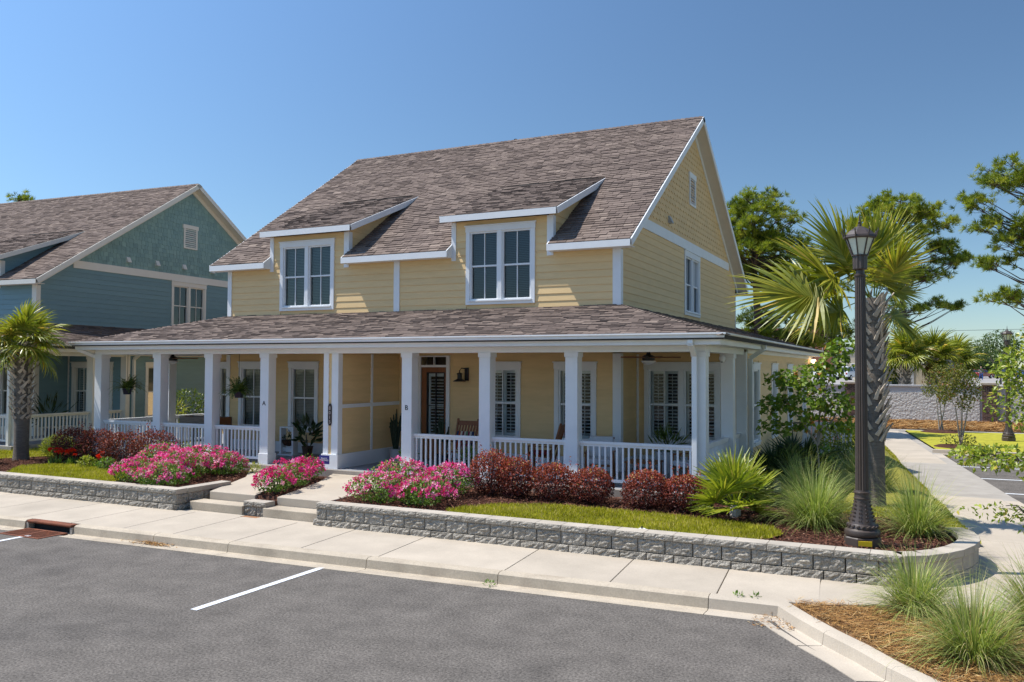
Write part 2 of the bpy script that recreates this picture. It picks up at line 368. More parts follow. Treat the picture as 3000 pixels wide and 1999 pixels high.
def sub_iv(iv, a, b):
    out = []
    for p, q in iv:
        if b <= p or a >= q: out.append((p, q)); continue
        if a > p: out.append((p, a))
        if b < q: out.append((b, q))
    return [(p, q) for p, q in out if q-p > .03]

def siding(parent, fr, z0, z1, span, holes, m_, n0=.0, course=.178, zref=.95, name='siding_board'):
    """lap siding: one board per course and stretch between openings; span(z)->(a0,a1)"""
    k = math.ceil((z0-zref)/course-1e-6)-1
    z = zref+k*course; bottom = True
    while z < z1-.015:
        lo, hi = max(z, z0), min(z+course, z1)
        if hi-lo > .02:
            zm = (lo+hi)/2; s0 = span(lo); s1 = span(hi)
            iv = [(min(s0[0], s1[0]), max(s0[1], s1[1]))]
            if iv[0][1]-iv[0][0] > .05:
                for h in holes:
                    if h[2] < hi-.02 and h[3] > lo+.02: iv = sub_iv(iv, h[0], h[1])
                for p, q in iv:
                    p1 = p+(s1[0]-s0[0] if abs(p-s0[0]) < 1e-6 and s1[0] > s0[0] else 0); q1 = q-(s0[1]-s1[1] if abs(q-s0[1]) < 1e-6 and s1[1] < s0[1] else 0)
                    b = MB(); t = .02+rv(-.0015, .0015)
                    b.hexa([fr(p, lo, n0), fr(q, lo, n0), fr(q, lo, n0+t), fr(p, lo, n0+t)], [fr(p1, hi, n0), fr(q1, hi, n0), fr(q1, hi, n0+.006), fr(p1, hi, n0+.006)])
                    b.build(name, m_, parent)
        z += course

def panel(mb, fr, a0, a1, z0, z1, holes, t=.2):
    """wall sheet with rectangular openings, t thick inwards"""
    ua = sorted({a0, a1} | {min(max(h[i], a0), a1) for h in holes for i in (0, 1)}); za = sorted({z0, z1} | {min(max(h[i], z0), z1) for h in holes for i in (2, 3)})
    for i in range(len(ua)-1):
        for j in range(len(za)-1):
            am, zm = (ua[i]+ua[i+1])/2, (za[j]+za[j+1])/2
            if any(h[0] < am < h[1] and h[2] < zm < h[3] for h in holes): continue
            mb.fbox(fr, ua[i], ua[i+1], za[j], za[j+1], -t, 0)

def window(house, fr, a0, a1, z0, z1, units=1, kind='blind', side=.11, head=.18, foot=.11, up=False, wm='white'):
    """outer casing extents; returns the opening for the wall"""
    W = M[wm]
    c = MB(); ia0, ia1, iz0, iz1 = a0+side, a1-side, z0+foot, z1-head
    c.fbox(fr, a0, ia0, z0+foot, z1-head, -.02, .045); c.fbox(fr, ia1, a1, z0+foot, z1-head, -.02, .045)
    c.fbox(fr, a0-.012, a1+.012, z1-head, z1-.03, -.02, .052); c.fbox(fr, a0-.035, a1+.035, z1-.03, z1, -.02, .075)
    c.fbox(fr, a0, a1, z0, iz0, -.02, .047)
    gap = .11; uw = (ia1-ia0-gap*(units-1))/units
    for k in range(units-1):
        m0 = ia0+(k+1)*uw+k*gap; c.fbox(fr, m0, m0+gap, iz0, iz1, -.06, .043)
    win = c.build('window', W, house, bevel=.004)
    MB().fbox(fr, ia0-.02, ia1+.02, iz0-.03, iz0+.002, .047, .085).build('sill', W, win)
    for k in range(units):
        u0 = ia0+k*(uw+gap); u1 = u0+uw; mid = (iz0+iz1)/2
        f = MB(); s = .042
        f.fbox(fr, u0, u0+s, iz0, iz1, -.09, .012).fbox(fr, u1-s, u1, iz0, iz1, -.09, .012)
        f.fbox(fr, u0+s, u1-s, iz0, iz0+s, -.09, .01).fbox(fr, u0+s, u1-s, iz1-s, iz1, -.09, .01)
        f.build('frame', W, win)
        MB().fbox(fr, u0+s, u1-s, mid-.022, mid+.022, -.085, -.012).build('meeting_rail', W, win)
        um = (u0+u1)/2
        MB().fbox(fr, um-.011, um+.011, iz0+s, mid-.022, -.075, -.03).build('muntin', W, win)
        MB().fbox(fr, um-.011, um+.011, mid+.022, iz1-s, -.06, -.02).build('muntin', W, win)
        g = M['glassup'] if up else M['glass']
        for (q0, q1, nn) in ((iz0+s, mid-.022, -.055), (mid+.022, iz1-s, -.04)):
            p = MB(); p.add([fr(u0+s, q0, nn), fr(u1-s, q0, nn), fr(u1-s, q1, nn), fr(u0+s, q1, nn)], [(0, 1, 2, 3)]); p.build('pane', g, win)
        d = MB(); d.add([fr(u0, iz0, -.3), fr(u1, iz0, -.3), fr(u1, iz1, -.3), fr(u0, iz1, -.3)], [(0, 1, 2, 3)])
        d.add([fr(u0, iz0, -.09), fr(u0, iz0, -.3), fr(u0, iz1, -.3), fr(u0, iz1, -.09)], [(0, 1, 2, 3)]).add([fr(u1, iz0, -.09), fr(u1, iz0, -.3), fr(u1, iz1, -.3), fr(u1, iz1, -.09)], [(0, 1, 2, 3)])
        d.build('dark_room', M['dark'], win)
        if kind in ('blind', 'dim'):
            b = MB(); z = iz0+.03
            while z < iz1-.03:
                b.add([fr(u0+.02, z, -.125), fr(u1-.02, z, -.125), fr(u1-.02, z+.036, -.15), fr(u0+.02, z+.036, -.15)], [(0, 1, 2, 3)]); z += .044
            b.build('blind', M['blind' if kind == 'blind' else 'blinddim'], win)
        elif kind == 'shutter':
            louvre(fr, u0+.03, u1-.03, iz0+.03, iz1-.03, win)
    return (ia0, ia1, iz0, iz1)

def louvre(fr, u0, u1, z0, z1, win, n=-.14, step=.082, one=False):
    b = MB(); W = M['white']; pn = [(u0, u1)] if one else [(u0, (u0+u1)/2), ((u0+u1)/2, u1)]
    for p, q in pn:
        st = .055
        b.fbox(fr, p, p+st, z0, z1, n-.03, n).fbox(fr, q-st, q, z0, z1, n-.03, n)
        for zz in (z0, (z0+z1)/2-.04, z1-.08): b.fbox(fr, p+st, q-st, zz, zz+.08, n-.03, n)
        z = z0+.11
        while z < z1-.1:
            if abs(z-(z0+z1)/2) > .07:
                b.add([fr(p+st, z-.008, n+.03), fr(q-st, z-.008, n+.03), fr(q-st, z+.012, n-.045), fr(p+st, z+.012, n-.045), fr(p+st, z-.001, n+.03), fr(q-st, z-.001, n+.03), fr(q-st, z+.019, n-.045), fr(p+st, z+.019, n-.045)],
                      [(0, 1, 2, 3), (4, 5, 6, 7), (0, 1, 5, 4)])
            z += step
        b.fbox(fr, (p+q)/2-.006, (p+q)/2+.006, z0+.1, z1-.1, n+.03, n+.042)
    b.build('shutter', W, win)

def spans(poly, v):
    xs = []
    n = len(poly)
    for i in range(n):
        (x0, y0), (x1, y1) = poly[i], poly[(i+1) % n]
        if (y0 <= v) != (y1 <= v): xs.append(x0+(v-y0)*(x1-x0)/(y1-y0))
    xs.sort(); return list(zip(xs[::2], xs[1::2]))

def tabs_on(poly, O, U, V, N, course=.137, wmin=.16, wmax=.36):
    """laminated shingle tabs over a polygon (u,v) of a roof plane: list of 8-corner boxes, centre, rnd"""
    out = []; v1 = max(p[1] for p in poly); v = min(p[1] for p in poly); j = 0
    O, U, V, N = Vector(O), Vector(U), Vector(V), Vector(N)
    while v < v1-.02:
        vt = min(v+course, v1)
        drift = .5+.1*math.sin(j*.9)+rv(-.07, .07)
        for a, b in spans(poly, min(v+course*.5, v1-.01)):
            u = a-rv(0, wmax)
            while u < b:
                w_ = rv(wmin, wmax); p, q = max(u, a), min(u+w_, b); u += w_
                if q-p < .02: continue
                t = random.choice((.012, .015, .024, .028)); t2 = .004; ve = min(vt+.02, v1); g = .005
                lo = [O+U*(p+g)+V*v, O+U*(q-g)+V*v, O+U*(q-g)+V*ve, O+U*(p+g)+V*ve]
                hi = [lo[0]+N*t, lo[1]+N*t, lo[2]+N*t2, lo[3]+N*t2]
                r_ = min(1, max(0, random.gauss(drift, .17)))
                out.append((lo+hi, (p+q)/2, v, r_))
        v += course; j += 1
    return out

def add_tabs(parent, tabs, single=0, anchor=Vector((0, 0, 0))):
    """the `single` tabs nearest the camera become objects of their own, the rest one mesh"""
    cp = Vector((0, 0, CAM_H))
    tabs = sorted(tabs, key=lambda t: (t[0][0]-cp).length)
    for t in tabs[:single]:
        b = MB(); b.cr = t[3]; b.hexa(t[0][:4], t[0][4:]); b.build('shingle', M['roof'], parent)
    V = []; F_ = []; rr = []
    for t in tabs[single:]:
        k = len(V); V += [(TF @ p if TF is not None else p)[:] for p in t[0]]; rr += [t[3]]*8
        F_ += [(k+4, k+5, k+6, k+7), (k, k+1, k+5, k+4), (k+1, k+2, k+6, k+5), (k+3, k, k+4, k+7)]
    if V:
        o = bpy.data.objects.new('shingle_courses', mesh_np('shingle_courses', V, F_, M['roof'], rr)); COL.objects.link(o); setp(o, parent); tag(o, kind='stuff')

def plane_box(mb, O, U, V, N, u0, u1, v0, v1, n0, n1):
    P = lambda a, b, c: O+U*a+V*b+N*c
    mb.hexa([P(u0, v0, n0), P(u1, v0, n0), P(u1, v1, n0), P(u0, v1, n0)], [P(u0, v0, n1), P(u1, v0, n1), P(u1, v1, n1), P(u0, v1, n1)])

def railing(house, p, q, n_bal, wm='white'):
    p, q = Vector(p), Vector(q); d = (q-p).normalized(); W = M[wm]
    b = MB(); b.bar(p+Vector((0, 0, .885)), q+Vector((0, 0, .885)), .095, .05).bar(p+Vector((0, 0, .835)), q+Vector((0, 0, .835)), .05, .05)
    r_ = b.build('railing', W, house)
    MB().bar(p+Vector((0, 0, .125)), q+Vector((0, 0, .125)), .055, .06).build('bottom_rail', W, r_)
    L_ = (q-p).length; n_bal = int(L_/.122)
    for k in range(n_bal):
        c = p+d*(L_*(k+.5)/n_bal)
        MB().bar(c+Vector((0, 0, .155)), c+Vector((0, 0, .81)), .036, .036, d).build('baluster', W, r_)

def build_house(house, wallm, shm, wm, main=True):
    W = M[wm]; wall_mat = M[wallm]; C3 = lambda *p: Vector(p)
    # floors and foundation
    b = MB(); b.box(-21.05, -3.70, 16.14, 20.3, -.1, FLOOR); b.box(WXL-.02, WX-.02, 20.3, 33.0, -.1, FLOOR-.03)
    fl = b.build('porch_slab', M['concgrey'], house)
    MB().box(-20.98, -3.78, 16.24, 20.28, FLOOR, FLOOR+.004).build('porch_paint', M['porchfloor'], fl)
    # ---- windows first: they give the openings
    fU, fP, fW = front(YW), front(YW), front(WY)
    hU = []; hL = []; hW = []; hS = []; hG = []
    hU.append(window(house, fU, -16.62, -14.70, 4.65, 6.64, 2, 'blind', up=True, head=.17, wm=wm))
    hU.append(window(house, fU, -10.52, -8.58, 4.65, 6.68, 2, 'dim', up=True, head=.17, wm=wm))
    hG.append(window(house, right(XR), 24.86, 26.75, 4.655, 6.62, 2, 'dim', up=True, head=.2, wm=wm))
    if main:
        for a in ((-18.13, -17.08, 'blind'), (-16.26, -15.21, 'blind'), (-10.01, -8.96, 'shutter'), (-8.06, -6.98, 'shutter')):
            hL.append(window(house, fP, a[0], a[1], 1.22, 3.21, 1, a[2], wm=wm))
    else:
        for a in ((-10.01, -8.96, 'blind'), (-8.06, -6.98, 'blind')): hL.append(window(house, fP, a[0], a[1], 1.22, 3.21, 1, a[2], wm=wm))
    hW.append(window(house, fW, -6.2, -4.33, 1.2, 3.21, 2, 'shutter', wm=wm))
    hW.append(window(house, fW, -20.25, -18.95, 1.2, 3.21, 1 if main else 2, 'blind', wm=wm))
    for y0 in (21.05, 23.95, 26.95, 30.4): hS.append(window(house, right(WX), y0, y0+1.0, 1.15, 3.21, 1, 'dim' if main else 'blind', wm=wm))
    # ---- door B (and A beyond the fin wall)
    for dx in ((-11.93, -10.98), (-14.9, -13.95)) if main else ((-11.93, -10.98),):
        fr = fP; d0, d1 = dx
        t = MB(); t.fbox(fr, d0, d0+.08, FLOOR, 3.36, -.02, .045).fbox(fr, d1-.1, d1, FLOOR, 3.36, -.02, .045).fbox(fr, d0+.08, d1-.1, 3.06, 3.12, -.08, .04).fbox(fr, d0+.08, d1-.1, 3.33, 3.36, -.02, .04).fbox(fr, (d0+d1)/2-.02, (d0+d1)/2, 3.12, 3.33, -.06, .02)
        dr = t.build('door', W, house, label='wood door with white shutters behind glass')
        e0, e1 = d0+.08, d1-.1; g0, g1 = e0+.15, e1-.085
        lf = MB(); lf.fbox(fr, e0, g0, FLOOR+.02, 3.06, -.09, -.03).fbox(fr, g1, e1, FLOOR+.02, 3.06, -.09, -.03).fbox(fr, g0, g1, 2.93, 3.06, -.09, -.03).fbox(fr, g0, g1, FLOOR+.02, 1.2, -.09, -.03)
        lf.build('leaf', M['wood'], dr)
        tr = MB(); gm = (g0+g1)/2-.005
        tr.fbox(fr, g0, g0+.02, 1.2, 2.93, -.07, -.015).fbox(fr, g1-.02, g1, 1.2, 2.93, -.07, -.015).fbox(fr, g0, g1, 1.2, 1.225, -.07, -.014).fbox(fr, g0, g1, 2.9, 2.93, -.07, -.014).fbox(fr, gm, gm+.02, 1.22, 2.9, -.065, -.018).fbox(fr, g0, g1, 2.05, 2.068, -.066, -.019)
        tr.build('glazing_bar', M['blackmetal'], dr)
        MB().add([fr(g0, 1.2, -.06), fr(g1, 1.2, -.06), fr(g1, 2.93, -.06), fr(g0, 2.93, -.06)], [(0, 1, 2, 3)]).build('pane', M['glass'], dr)
        MB().add([fr(e0, 3.12, -.05), fr(e1, 3.12, -.05), fr(e1, 3.33, -.05), fr(e0, 3.33, -.05)], [(0, 1, 2, 3)]).build('transom_pane', M['glass'], dr)
        louvre(fr, g0+.01, g1-.01, 1.22, 2.9, dr, -.11, one=True)
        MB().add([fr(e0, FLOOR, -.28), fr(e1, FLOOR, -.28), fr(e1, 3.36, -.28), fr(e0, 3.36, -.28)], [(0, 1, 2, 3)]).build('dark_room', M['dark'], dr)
        kb = MB(); kb.tube([fr(e1-.05, 1.62, -.03), fr(e1-.05, 1.62, .03)], .022, 8); kb.fbox(fr, e1-.065, e1-.035, 1.5, 1.72, -.032, -.022); kb.build('handle', M['blackmetal'], dr)
        hL.append((e0, e1, FLOOR, 3.33))
    # ---- wall sheets
    b = MB()
    panel(b, fU, XL, XR, FLOOR, 5.95, hU+hL)
    for (x0, x1, _, _), h in zip(DORM, hU): panel(b, fU, x0, x1, 5.95, 6.80, [h])
    panel(b, fW, XR, WX, FLOOR, 3.6, hW); panel(b, fW, WXL, XL, FLOOR, 3.6, hW)
    panel(b, right(XR), YW, WY, FLOOR, 3.6, []); panel(b, left(XL), YW, WY, FLOOR, 3.6, [])
    panel(b, right(WX), WY, 33, FLOOR-.03, 3.6, hS); panel(b, left(WXL), WY, 33, FLOOR-.03, 3.6, [])
    panel(b, right(XR), YW, YB, 3.6, 5.95, hG); panel(b, left(XL), YW, YB, 3.6, 5.95, [])
    rz = lambda y: EZ-.2+SK*(min(y, 2*RY-y)-EY)
    ym = 2*RY-20
    panel(b, right(XR), 20, ym, 5.95, 6.65, hG); panel(b, left(XL), 20, ym, 5.95, 6.65, [])
    for xx in (XR-.2, XL):
        b.prism([(xx, YW, 5.95), (xx, 20, 5.95), (xx, 20, rz(20)), (xx, YW, rz(YW))], (.2, 0, 0)).prism([(xx, ym, 5.95), (xx, YB, 5.95), (xx, YB, rz(YB)), (xx, ym, rz(ym))], (.2, 0, 0))
        b.prism([(xx, 20, 6.65), (xx, ym, 6.65), (xx, ym, rz(ym)), (xx, RY, rz(RY)), (xx, 20, rz(20))], (.2, 0, 0))
    b.box(XL, XR, YB-.2, YB, 3.6, 6.0); b.box(WXL, WX, 32.8, 33, FLOOR, 3.6)
    wl = b.build('wall', wall_mat, house)
    # gable panel openings hidden behind the window above 5.95
    # ---- lap siding
    sp = lambda a, c: (lambda z: (a, c))
    grow = lambda hs, s=.1, t=.17: [(h[0]-s, h[1]+s, h[2]-.1, h[3]+t) for h in hs]
    centre = [(-12.72, -12.54, 4.4, 6.1)]
    siding(wl, fU, 4.45, 5.9, sp(XL+.12, XR-.16), grow(hU)+centre, wall_mat)
    for (x0, x1, _, _), h in zip(DORM, hU): siding(wl, fU, 5.9, 6.78, sp(x0+.13, x1-.14), grow([h]), wall_mat)
    hole_d = [(-12.03, -10.88, 0, 3.4)]+([(-15.0, -13.9, 0, 3.4)] if main else [])
    if main: siding(wl, fP, .93, 3.4, sp(XL+.1, -12.95), grow(hL)+hole_d, wall_mat)
    siding(wl, fP, .93, 3.4, sp(-12.53, XR-.17), grow(hL)+hole_d, wall_mat)
    siding(wl, fW, .93, 3.4, sp(XR+.06, WX-.17), grow(hW), wall_mat); siding(wl, fW, .93, 3.4, sp(WXL+.17, XL-.05), grow(hW), wall_mat)
    siding(wl, right(XR), .93, 3.4, sp(YW+.14, WY-.06), [], wall_mat)
    siding(wl, right(WX), .8, 3.45, sp(WY+.14, 32.9), grow(hS), wall_mat)
    siding(wl, right(XR), 4.4, 6.62, lambda z: (max(YW+.13, EY+(z-EZ+.27)/SK), min(YB-.02, 2*RY-EY-(z-EZ+.27)/SK)), grow(hG, .1, .2), wall_mat)
    # ---- gable shingles
    fg = right(XR); z = 6.88; row = 0; pcs = []
    while z < RZ-.75:
        y0 = EY+(z-EZ+.30)/SK; y1 = 2*RY-y0; st = .30 if main else .2; y = y0-(row % 2)*st/2-.02
        if not main: y -= rv(0, .15)
        while y < y1:
            ww = st if main else rv(.12, .24)
            p, q = max(y, y0), min(y+ww-.006, y1); zb = z-(0 if main else random.choice((0, 0, .03)))
            if q-p > .03: pcs.append((p, q, zb, row, y, ww))
            y += ww
        z += .168; row += 1
    for i, (p, q, zb, row, y, ww) in enumerate(pcs):
        b = MB(); b.cr = rv(0, 1)
        t = .02+.003*(row % 2); hi = min(zb+.21, EZ-.30+SK*(min(p, 2*RY-q)-EY)+.2)
        hi = max(hi, zb+.1)
        if main:
            pts = [(p+(q-p)*k/6, zb-.028*math.sin(2*math.pi*((p+(q-p)*k/6)-y)/ww)) for k in range(7)]
        else: pts = [(p, zb), (q, zb)]
        lo = [fg(a, zz, t) for a, zz in pts]+[fg(q, hi, .004), fg(p, hi, .004)]
        lob = [fg(a, zz, 0) for a, zz in pts]+[fg(q, hi, 0), fg(p, hi, 0)]
        n = len(lo); b.add(lo+lob, [list(range(n))]+[(k, (k+1) % n, n+(k+1) % n, n+k) for k in range(n)])
        if i < 300: b.build('gable_shingle', M[shm], wl)
        else:
            if i == 300: rest = MB()
            rest.cr = b.cr; rest.add(b.v, b.f)
            if i == len(pcs)-1: rest.build('gable_shingle_rows', M[shm], wl, kind='stuff')
    # ---- trim boards
    def trim(name, fr, a0, a1, z0, z1, n0=-.01, n1=.035): return MB().fbox(fr, a0, a1, z0, z1, n0, n1).build(name, W, house, bevel=.003)
    trim('corner_board', fU, XR-.17, XR+.034, 4.3, 5.88); trim('corner_board', right(XR), YW+.001, YW+.13, 4.3, 5.86, -.01, .033)
    trim('corner_board', fU, XL-.03, XL+.12, 4.3, 5.88); trim('corner_board', right(XR), YB-.06, YB+.0, 4.0, 5.86, -.01, .033)
    trim('centre_board', fU, -12.72, -12.54, 4.4, 5.88)
    for (x0, x1, _, _) in DORM:
        trim('corner_board', fU, x0, x0+.13, 5.8, 6.79); trim('corner_board', fU, x1-.14, x1+.03, 5.8, 6.79)
        trim('corner_board', right(x1), YW+.001, YW+.13, 5.8, 6.79, -.02, .028)
    trim('corner_board', fP, XR-.17, XR+.034, .93, 3.4); trim('corner_board', right(XR), YW+.001, YW+.14, .93, 3.4, -.01, .033)
    trim('corner_board', fP, XL-.04, XL+.1, .93, 3.4); trim('corner_board', left(XL), YW+.001, YW+.12, .93, 3.4, -.01, .033)
    trim('inside_corner_board', fW, XR+.004, XR+.06, .93, 3.4)
    trim('corner_board', fW, WX-.2, WX+.034, FLOOR, 3.45); trim('corner_board', right(WX), WY+.001, WY+.14, FLOOR, 3.45, -.01, .033)
    trim('corner_board', fW, WXL-.034, WXL+.17, FLOOR, 3.45)
    for fr, a0, a1 in ((fP, -12.53, -11.93), (fP, -10.98, XR+.034), (fW, XR+.06, WX-.2), (right(XR), YW+.001, WY), (fW, WXL+.17, XL-.04)): trim('skirt_board', fr, a0, a1, FLOOR+.004, .93, -.01, .04)
    if main: trim('skirt_board', fP, XL-.04, -14.9, FLOOR+.004, .93, -.01, .04); trim('skirt_board', fP, -13.95, -12.95, FLOOR+.004, .93, -.01, .04)
    trim('band_board', right(XR), 20.35, 31.18, 6.62, 6.90, -.01, .04)
    trim('frieze_board', right(WX), WY+.14, 32.98, 3.42, 3.56, -.01, .04)
    # rake frieze on the gable
    for sgn in (1, -1):
        P = lambda y, o_: fg(RY-sgn*(RY-y), EZ-.175+SK*(y-EY)+o_, 0)
        b = MB(); lo = [P(YW-.02, -.2), P(RY, -.2), P(RY, 0), P(YW-.02, 0)]; n = fg.n*.036
        b.hexa(lo, [p+n for p in lo]); b.build('rake_frieze', W, house)
    # louvre vent
    v = MB(); v.fbox(fg, 25.45, 25.53, 8.12, 8.98, 0, .05).fbox(fg, 26.12, 26.2, 8.12, 8.98, 0, .05).fbox(fg, 25.45, 26.2, 8.05, 8.12, 0, .052).fbox(fg, 25.40, 26.25, 8.9, 9.06, 0, .056)
    vt = v.build('gable_vent', W, house)
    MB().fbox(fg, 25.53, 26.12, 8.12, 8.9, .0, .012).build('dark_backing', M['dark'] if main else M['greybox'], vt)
    for k in range(9):
        zz = 8.15+k*.085; MB().add([fg(25.53, zz, .045), fg(26.12, zz, .045), fg(26.12, zz+.06, .012), fg(25.53, zz+.06, .012)], [(0, 1, 2, 3)]).build('slat', W, vt)
    for yv, zv in ([(23.1, 7.12)] if main else [(22.6, 7.1), (24.0, 7.13), (25.4, 7.15), (27.0, 7.16)]):
        h = MB(); h.hexa([fg(yv, zv, 0), fg(yv+.17, zv, 0), fg(yv+.17, zv, .14), fg(yv, zv, .14)], [fg(yv, zv+.2, 0), fg(yv+.17, zv+.2, 0), fg(yv+.17, zv+.2, .05), fg(yv, zv+.2, .05)]); h.build('exhaust_hood', M['alum'] if main else W, house)
    # ---- columns, beam, gutter, porch roof
    def column(x, y):
        b = MB(); s = .135
        b.box(x-s, x+s, y-s, y+s, FLOOR+.26, BEAM-.1); b.box(x-s-.02, x+s+.02, y-s-.02, y+s+.02, FLOOR, FLOOR+.26); b.box(x-s-.018, x+s+.018, y-s-.018, y+s+.018, BEAM-.1, BEAM)
        b.build('column', W, house, bevel=.005)
    cy = 16.34+.135
    for x in COLX if main else COLX[5:]: column(x, cy)
    column(-3.92, 19.09)
    if main: column(-20.85, 18.86)
    zf = FLOOR
    rr = [(-20.85, -18.54), (-18.54, -16.67), (-16.67, -14.80), (-10.60, -8.60), (-8.60, -6.57), (-6.57, -3.92)]
    for a, c in rr if main else rr[5:]: railing(house, (a+.137, cy, zf), (c-.137, cy, zf), 0, wm)
    railing(house, (-3.92, cy+.137, zf), (-3.92, 18.95, zf), 0, wm); railing(house, (-3.92, 19.23, zf), (-3.92, WY, zf), 0, wm)
    if main: railing(house, (-20.85, cy+.137, zf), (-20.85, 18.72, zf), 0, wm); railing(house, (-20.85, 19.0, zf), (-20.85, WY, zf), 0, wm)
    path = [(-20.985, 33.0), (-20.985, 16.34), (-3.785, 16.34), (-3.785, 33.0)]
    pathp = [(-20.985, WY), (-20.985, 16.34), (-3.785, 16.34), (-3.785, WY)]
    MB().sweep(pathp, [(0, BEAM), (0, 3.52), (-.27, 3.52), (-.27, BEAM)]).build('porch_beam', W, house, bevel=.004)
    eb = MB().sweep(path, [(.003, 3.505), (.36, 3.505), (.36, 3.62), (.335, 3.62), (.335, 3.525), (.003, 3.525)]).build('fascia', W, house)
    MB().sweep(path, [(.362, 3.60), (.43, 3.60), (.455, 3.64), (.46, 3.68), (.485, 3.70), (.485, 3.728), (.47, 3.728), (.45, 3.66), (.375, 3.62), (.375, 3.715), (.362, 3.715)]).build('gutter', W, house)
    MB().box(-20.8, -3.97, 16.5, 20.4, 3.44, 3.46).build('porch_ceiling', M['soffit'], house)
    # porch roof planes
    zr = lambda d: 3.70+(ZJ-3.70)*d
    A, B_, Cc, D = C3(GX0+.03, GY+.03, 3.70), C3(GX1-.03, GY+.03, 3.70), C3(XR, YW, ZJ), C3(XL, YW, ZJ)
    E_, F2 = C3(GX1-.03, 33.2, 3.70), C3(XR, 33.2, ZJ); G_, H_ = C3(GX0+.03, 33.2, 3.70), C3(XL, 33.2, ZJ)
    b = MB(); dn = Vector((0, 0, -.1))
    b.prism([A, B_, Cc, D], dn).prism([B_, E_, F2, Cc], dn).prism([G_, A, D, H_], dn)
    pr_ = b.build('porch_roof', M['roofdeck'], house)
    tabs = []
    def plane(P0, P1, Q):      # eave from P0 to P1, Q a point up the slope
        U = (P1-P0).normalized(); N_ = U.cross(Q-P0).normalized(); V = N_.cross(U); return U, V, N_
    for poly3 in ([A, B_, Cc, D], [B_, E_, F2, Cc]) if main else ([A, B_, Cc, D], [B_, E_, F2, Cc]):
        U, V, N_ = plane(poly3[0], poly3[1], poly3[2]); p2 = [((p-poly3[0]).dot(U), (p-poly3[0]).dot(V)) for p in poly3]
        if not main and poly3[0] is A: p2 = [(p[0], p[1]) for p in p2]
        tabs += tabs_on(p2, poly3[0]+N_*.002, U, V, N_)
    if main:
        U, V, N_ = plane(G_, A, D); p2 = [((p-G_).dot(U), (p-G_).dot(V)) for p in (G_, A, D, H_)]; tabs += tabs_on(p2, G_+N_*.002, U, V, N_)
    add_tabs(pr_, tabs, 140 if main else 0)
    def caps(P, Q, w_=.14, step=.14, parent=None):
        d = (Q-P); L_ = d.length; d.normalize(); k = 0; b = MB(); s = d.cross(Vector((0, 0, 1))).normalized(); u = s.cross(d).normalized()
        while k*step < L_:
            p = P+d*(k*step); q = P+d*min(L_, k*step+step*1.25); b.cr = rv(.2, .8); dp = Vector((0, 0, -.045 if abs(d.z) > .05 else -.085))
            b.add([p+u*.03, p+s*w_+dp+u*.022, q+s*w_+dp, q+u*.008, p-s*w_+dp+u*.022, q-s*w_+dp], [(0, 1, 2, 3), (0, 3, 5, 4), (0, 1, 4)])
            k += 1
        return b.build('ridge_caps', M['roof'], parent, kind='stuff')
    caps(B_, Cc, parent=pr_)
    if main: caps(A, D, parent=pr_)
    # ---- main roof
    U = Vector((1, 0, 0)); SL = math.hypot(RY-EY, RZ-EZ); V = Vector((0, (RY-EY)/SL, (RZ-EZ)/SL)); N_ = U.cross(V)
    O = Vector((0, EY, EZ)); vt_ = (DTY-EY)/V.y
    Vb = Vector((0, -V.y, V.z)); Nb = Vector((0, V.z, V.y)); Ob = Vector((0, 2*RY-EY, EZ))
    b = MB(); xs = [RX0, DORM[0][0], DORM[0][1], DORM[1][0], DORM[1][1], RX1]
    for a, c in ((xs[0], xs[1]), (xs[2], xs[3]), (xs[4], xs[5])): plane_box(b, O, U, V, N_, a, c, 0, vt_, -.13, 0)
    plane_box(b, O, U, V, N_, RX0, RX1, vt_, SL, -.13, 0); plane_box(b, Ob, U, Vb, Nb, RX0, RX1, 0, SL, -.13, 0)
    rf = b.build('roof', M['roofdeck'], house)
    poly = [(RX0, 0), (xs[1], 0), (xs[1], vt_), (xs[2], vt_), (xs[2], 0), (xs[3], 0), (xs[3], vt_), (xs[4], vt_), (xs[4], 0), (RX1, 0), (RX1, SL), (RX0, SL)]
    tabs = tabs_on(poly, O+N_*.002, U, V, N_)
    bp = [(RX0, 0), (RX1, 0), (RX1, SL), (RX0, SL)]
    # dormers
    for (x0, x1, r0, r1) in DORM:
        zt = EZ+SK*(DTY-EY); dl = math.hypot(DTY-EY, zt-DZ); Vd = Vector((0, (DTY-EY)/dl, (zt-DZ)/dl)); Nd = U.cross(Vd); Od = Vector((0, EY, DZ))
        k = MB(); plane_box(k, Od, U, Vd, Nd, r0, r1, 0, dl, -.07, 0); dm = k.build('dormer_roof', M['roofdeck'], house)
        td = tabs_on([(r0, 0), (r1, 0), (r1, dl), (r0, dl)], Od+Nd*.002, U, Vd, Nd); add_tabs(dm, td, 0)
        MB().box(r0+.003, r1-.003, EY-.025, EY, DZ-.165, DZ-.008).build('eave_fascia', W, dm)
        for xx, s in ((r1, 1), (r0, -1)):
            t = MB(); O2 = Od.copy(); e = .03*s
            lo = [Od+U*xx+Vd*0+Nd*-.16, Od+U*xx+Vd*(dl-.42)+Nd*-.16, Od+U*xx+Vd*dl+Nd*-.005, Od+U*xx+Vd*0+Nd*-.005]
            t.hexa(lo, [p+Vector((e, 0, 0)) for p in lo]); t.build('rake_fascia', W, dm)
        t = MB(); t.add([Od+U*r0+Nd*-.155, Od+U*r1+Nd*-.155, Od+U*r1+Vd*dl*.86+Nd*-.155, Od+U*r0+Vd*dl*.86+Nd*-.155], [(0, 1, 2, 3)]); t.build('dormer_soffit', W, dm)
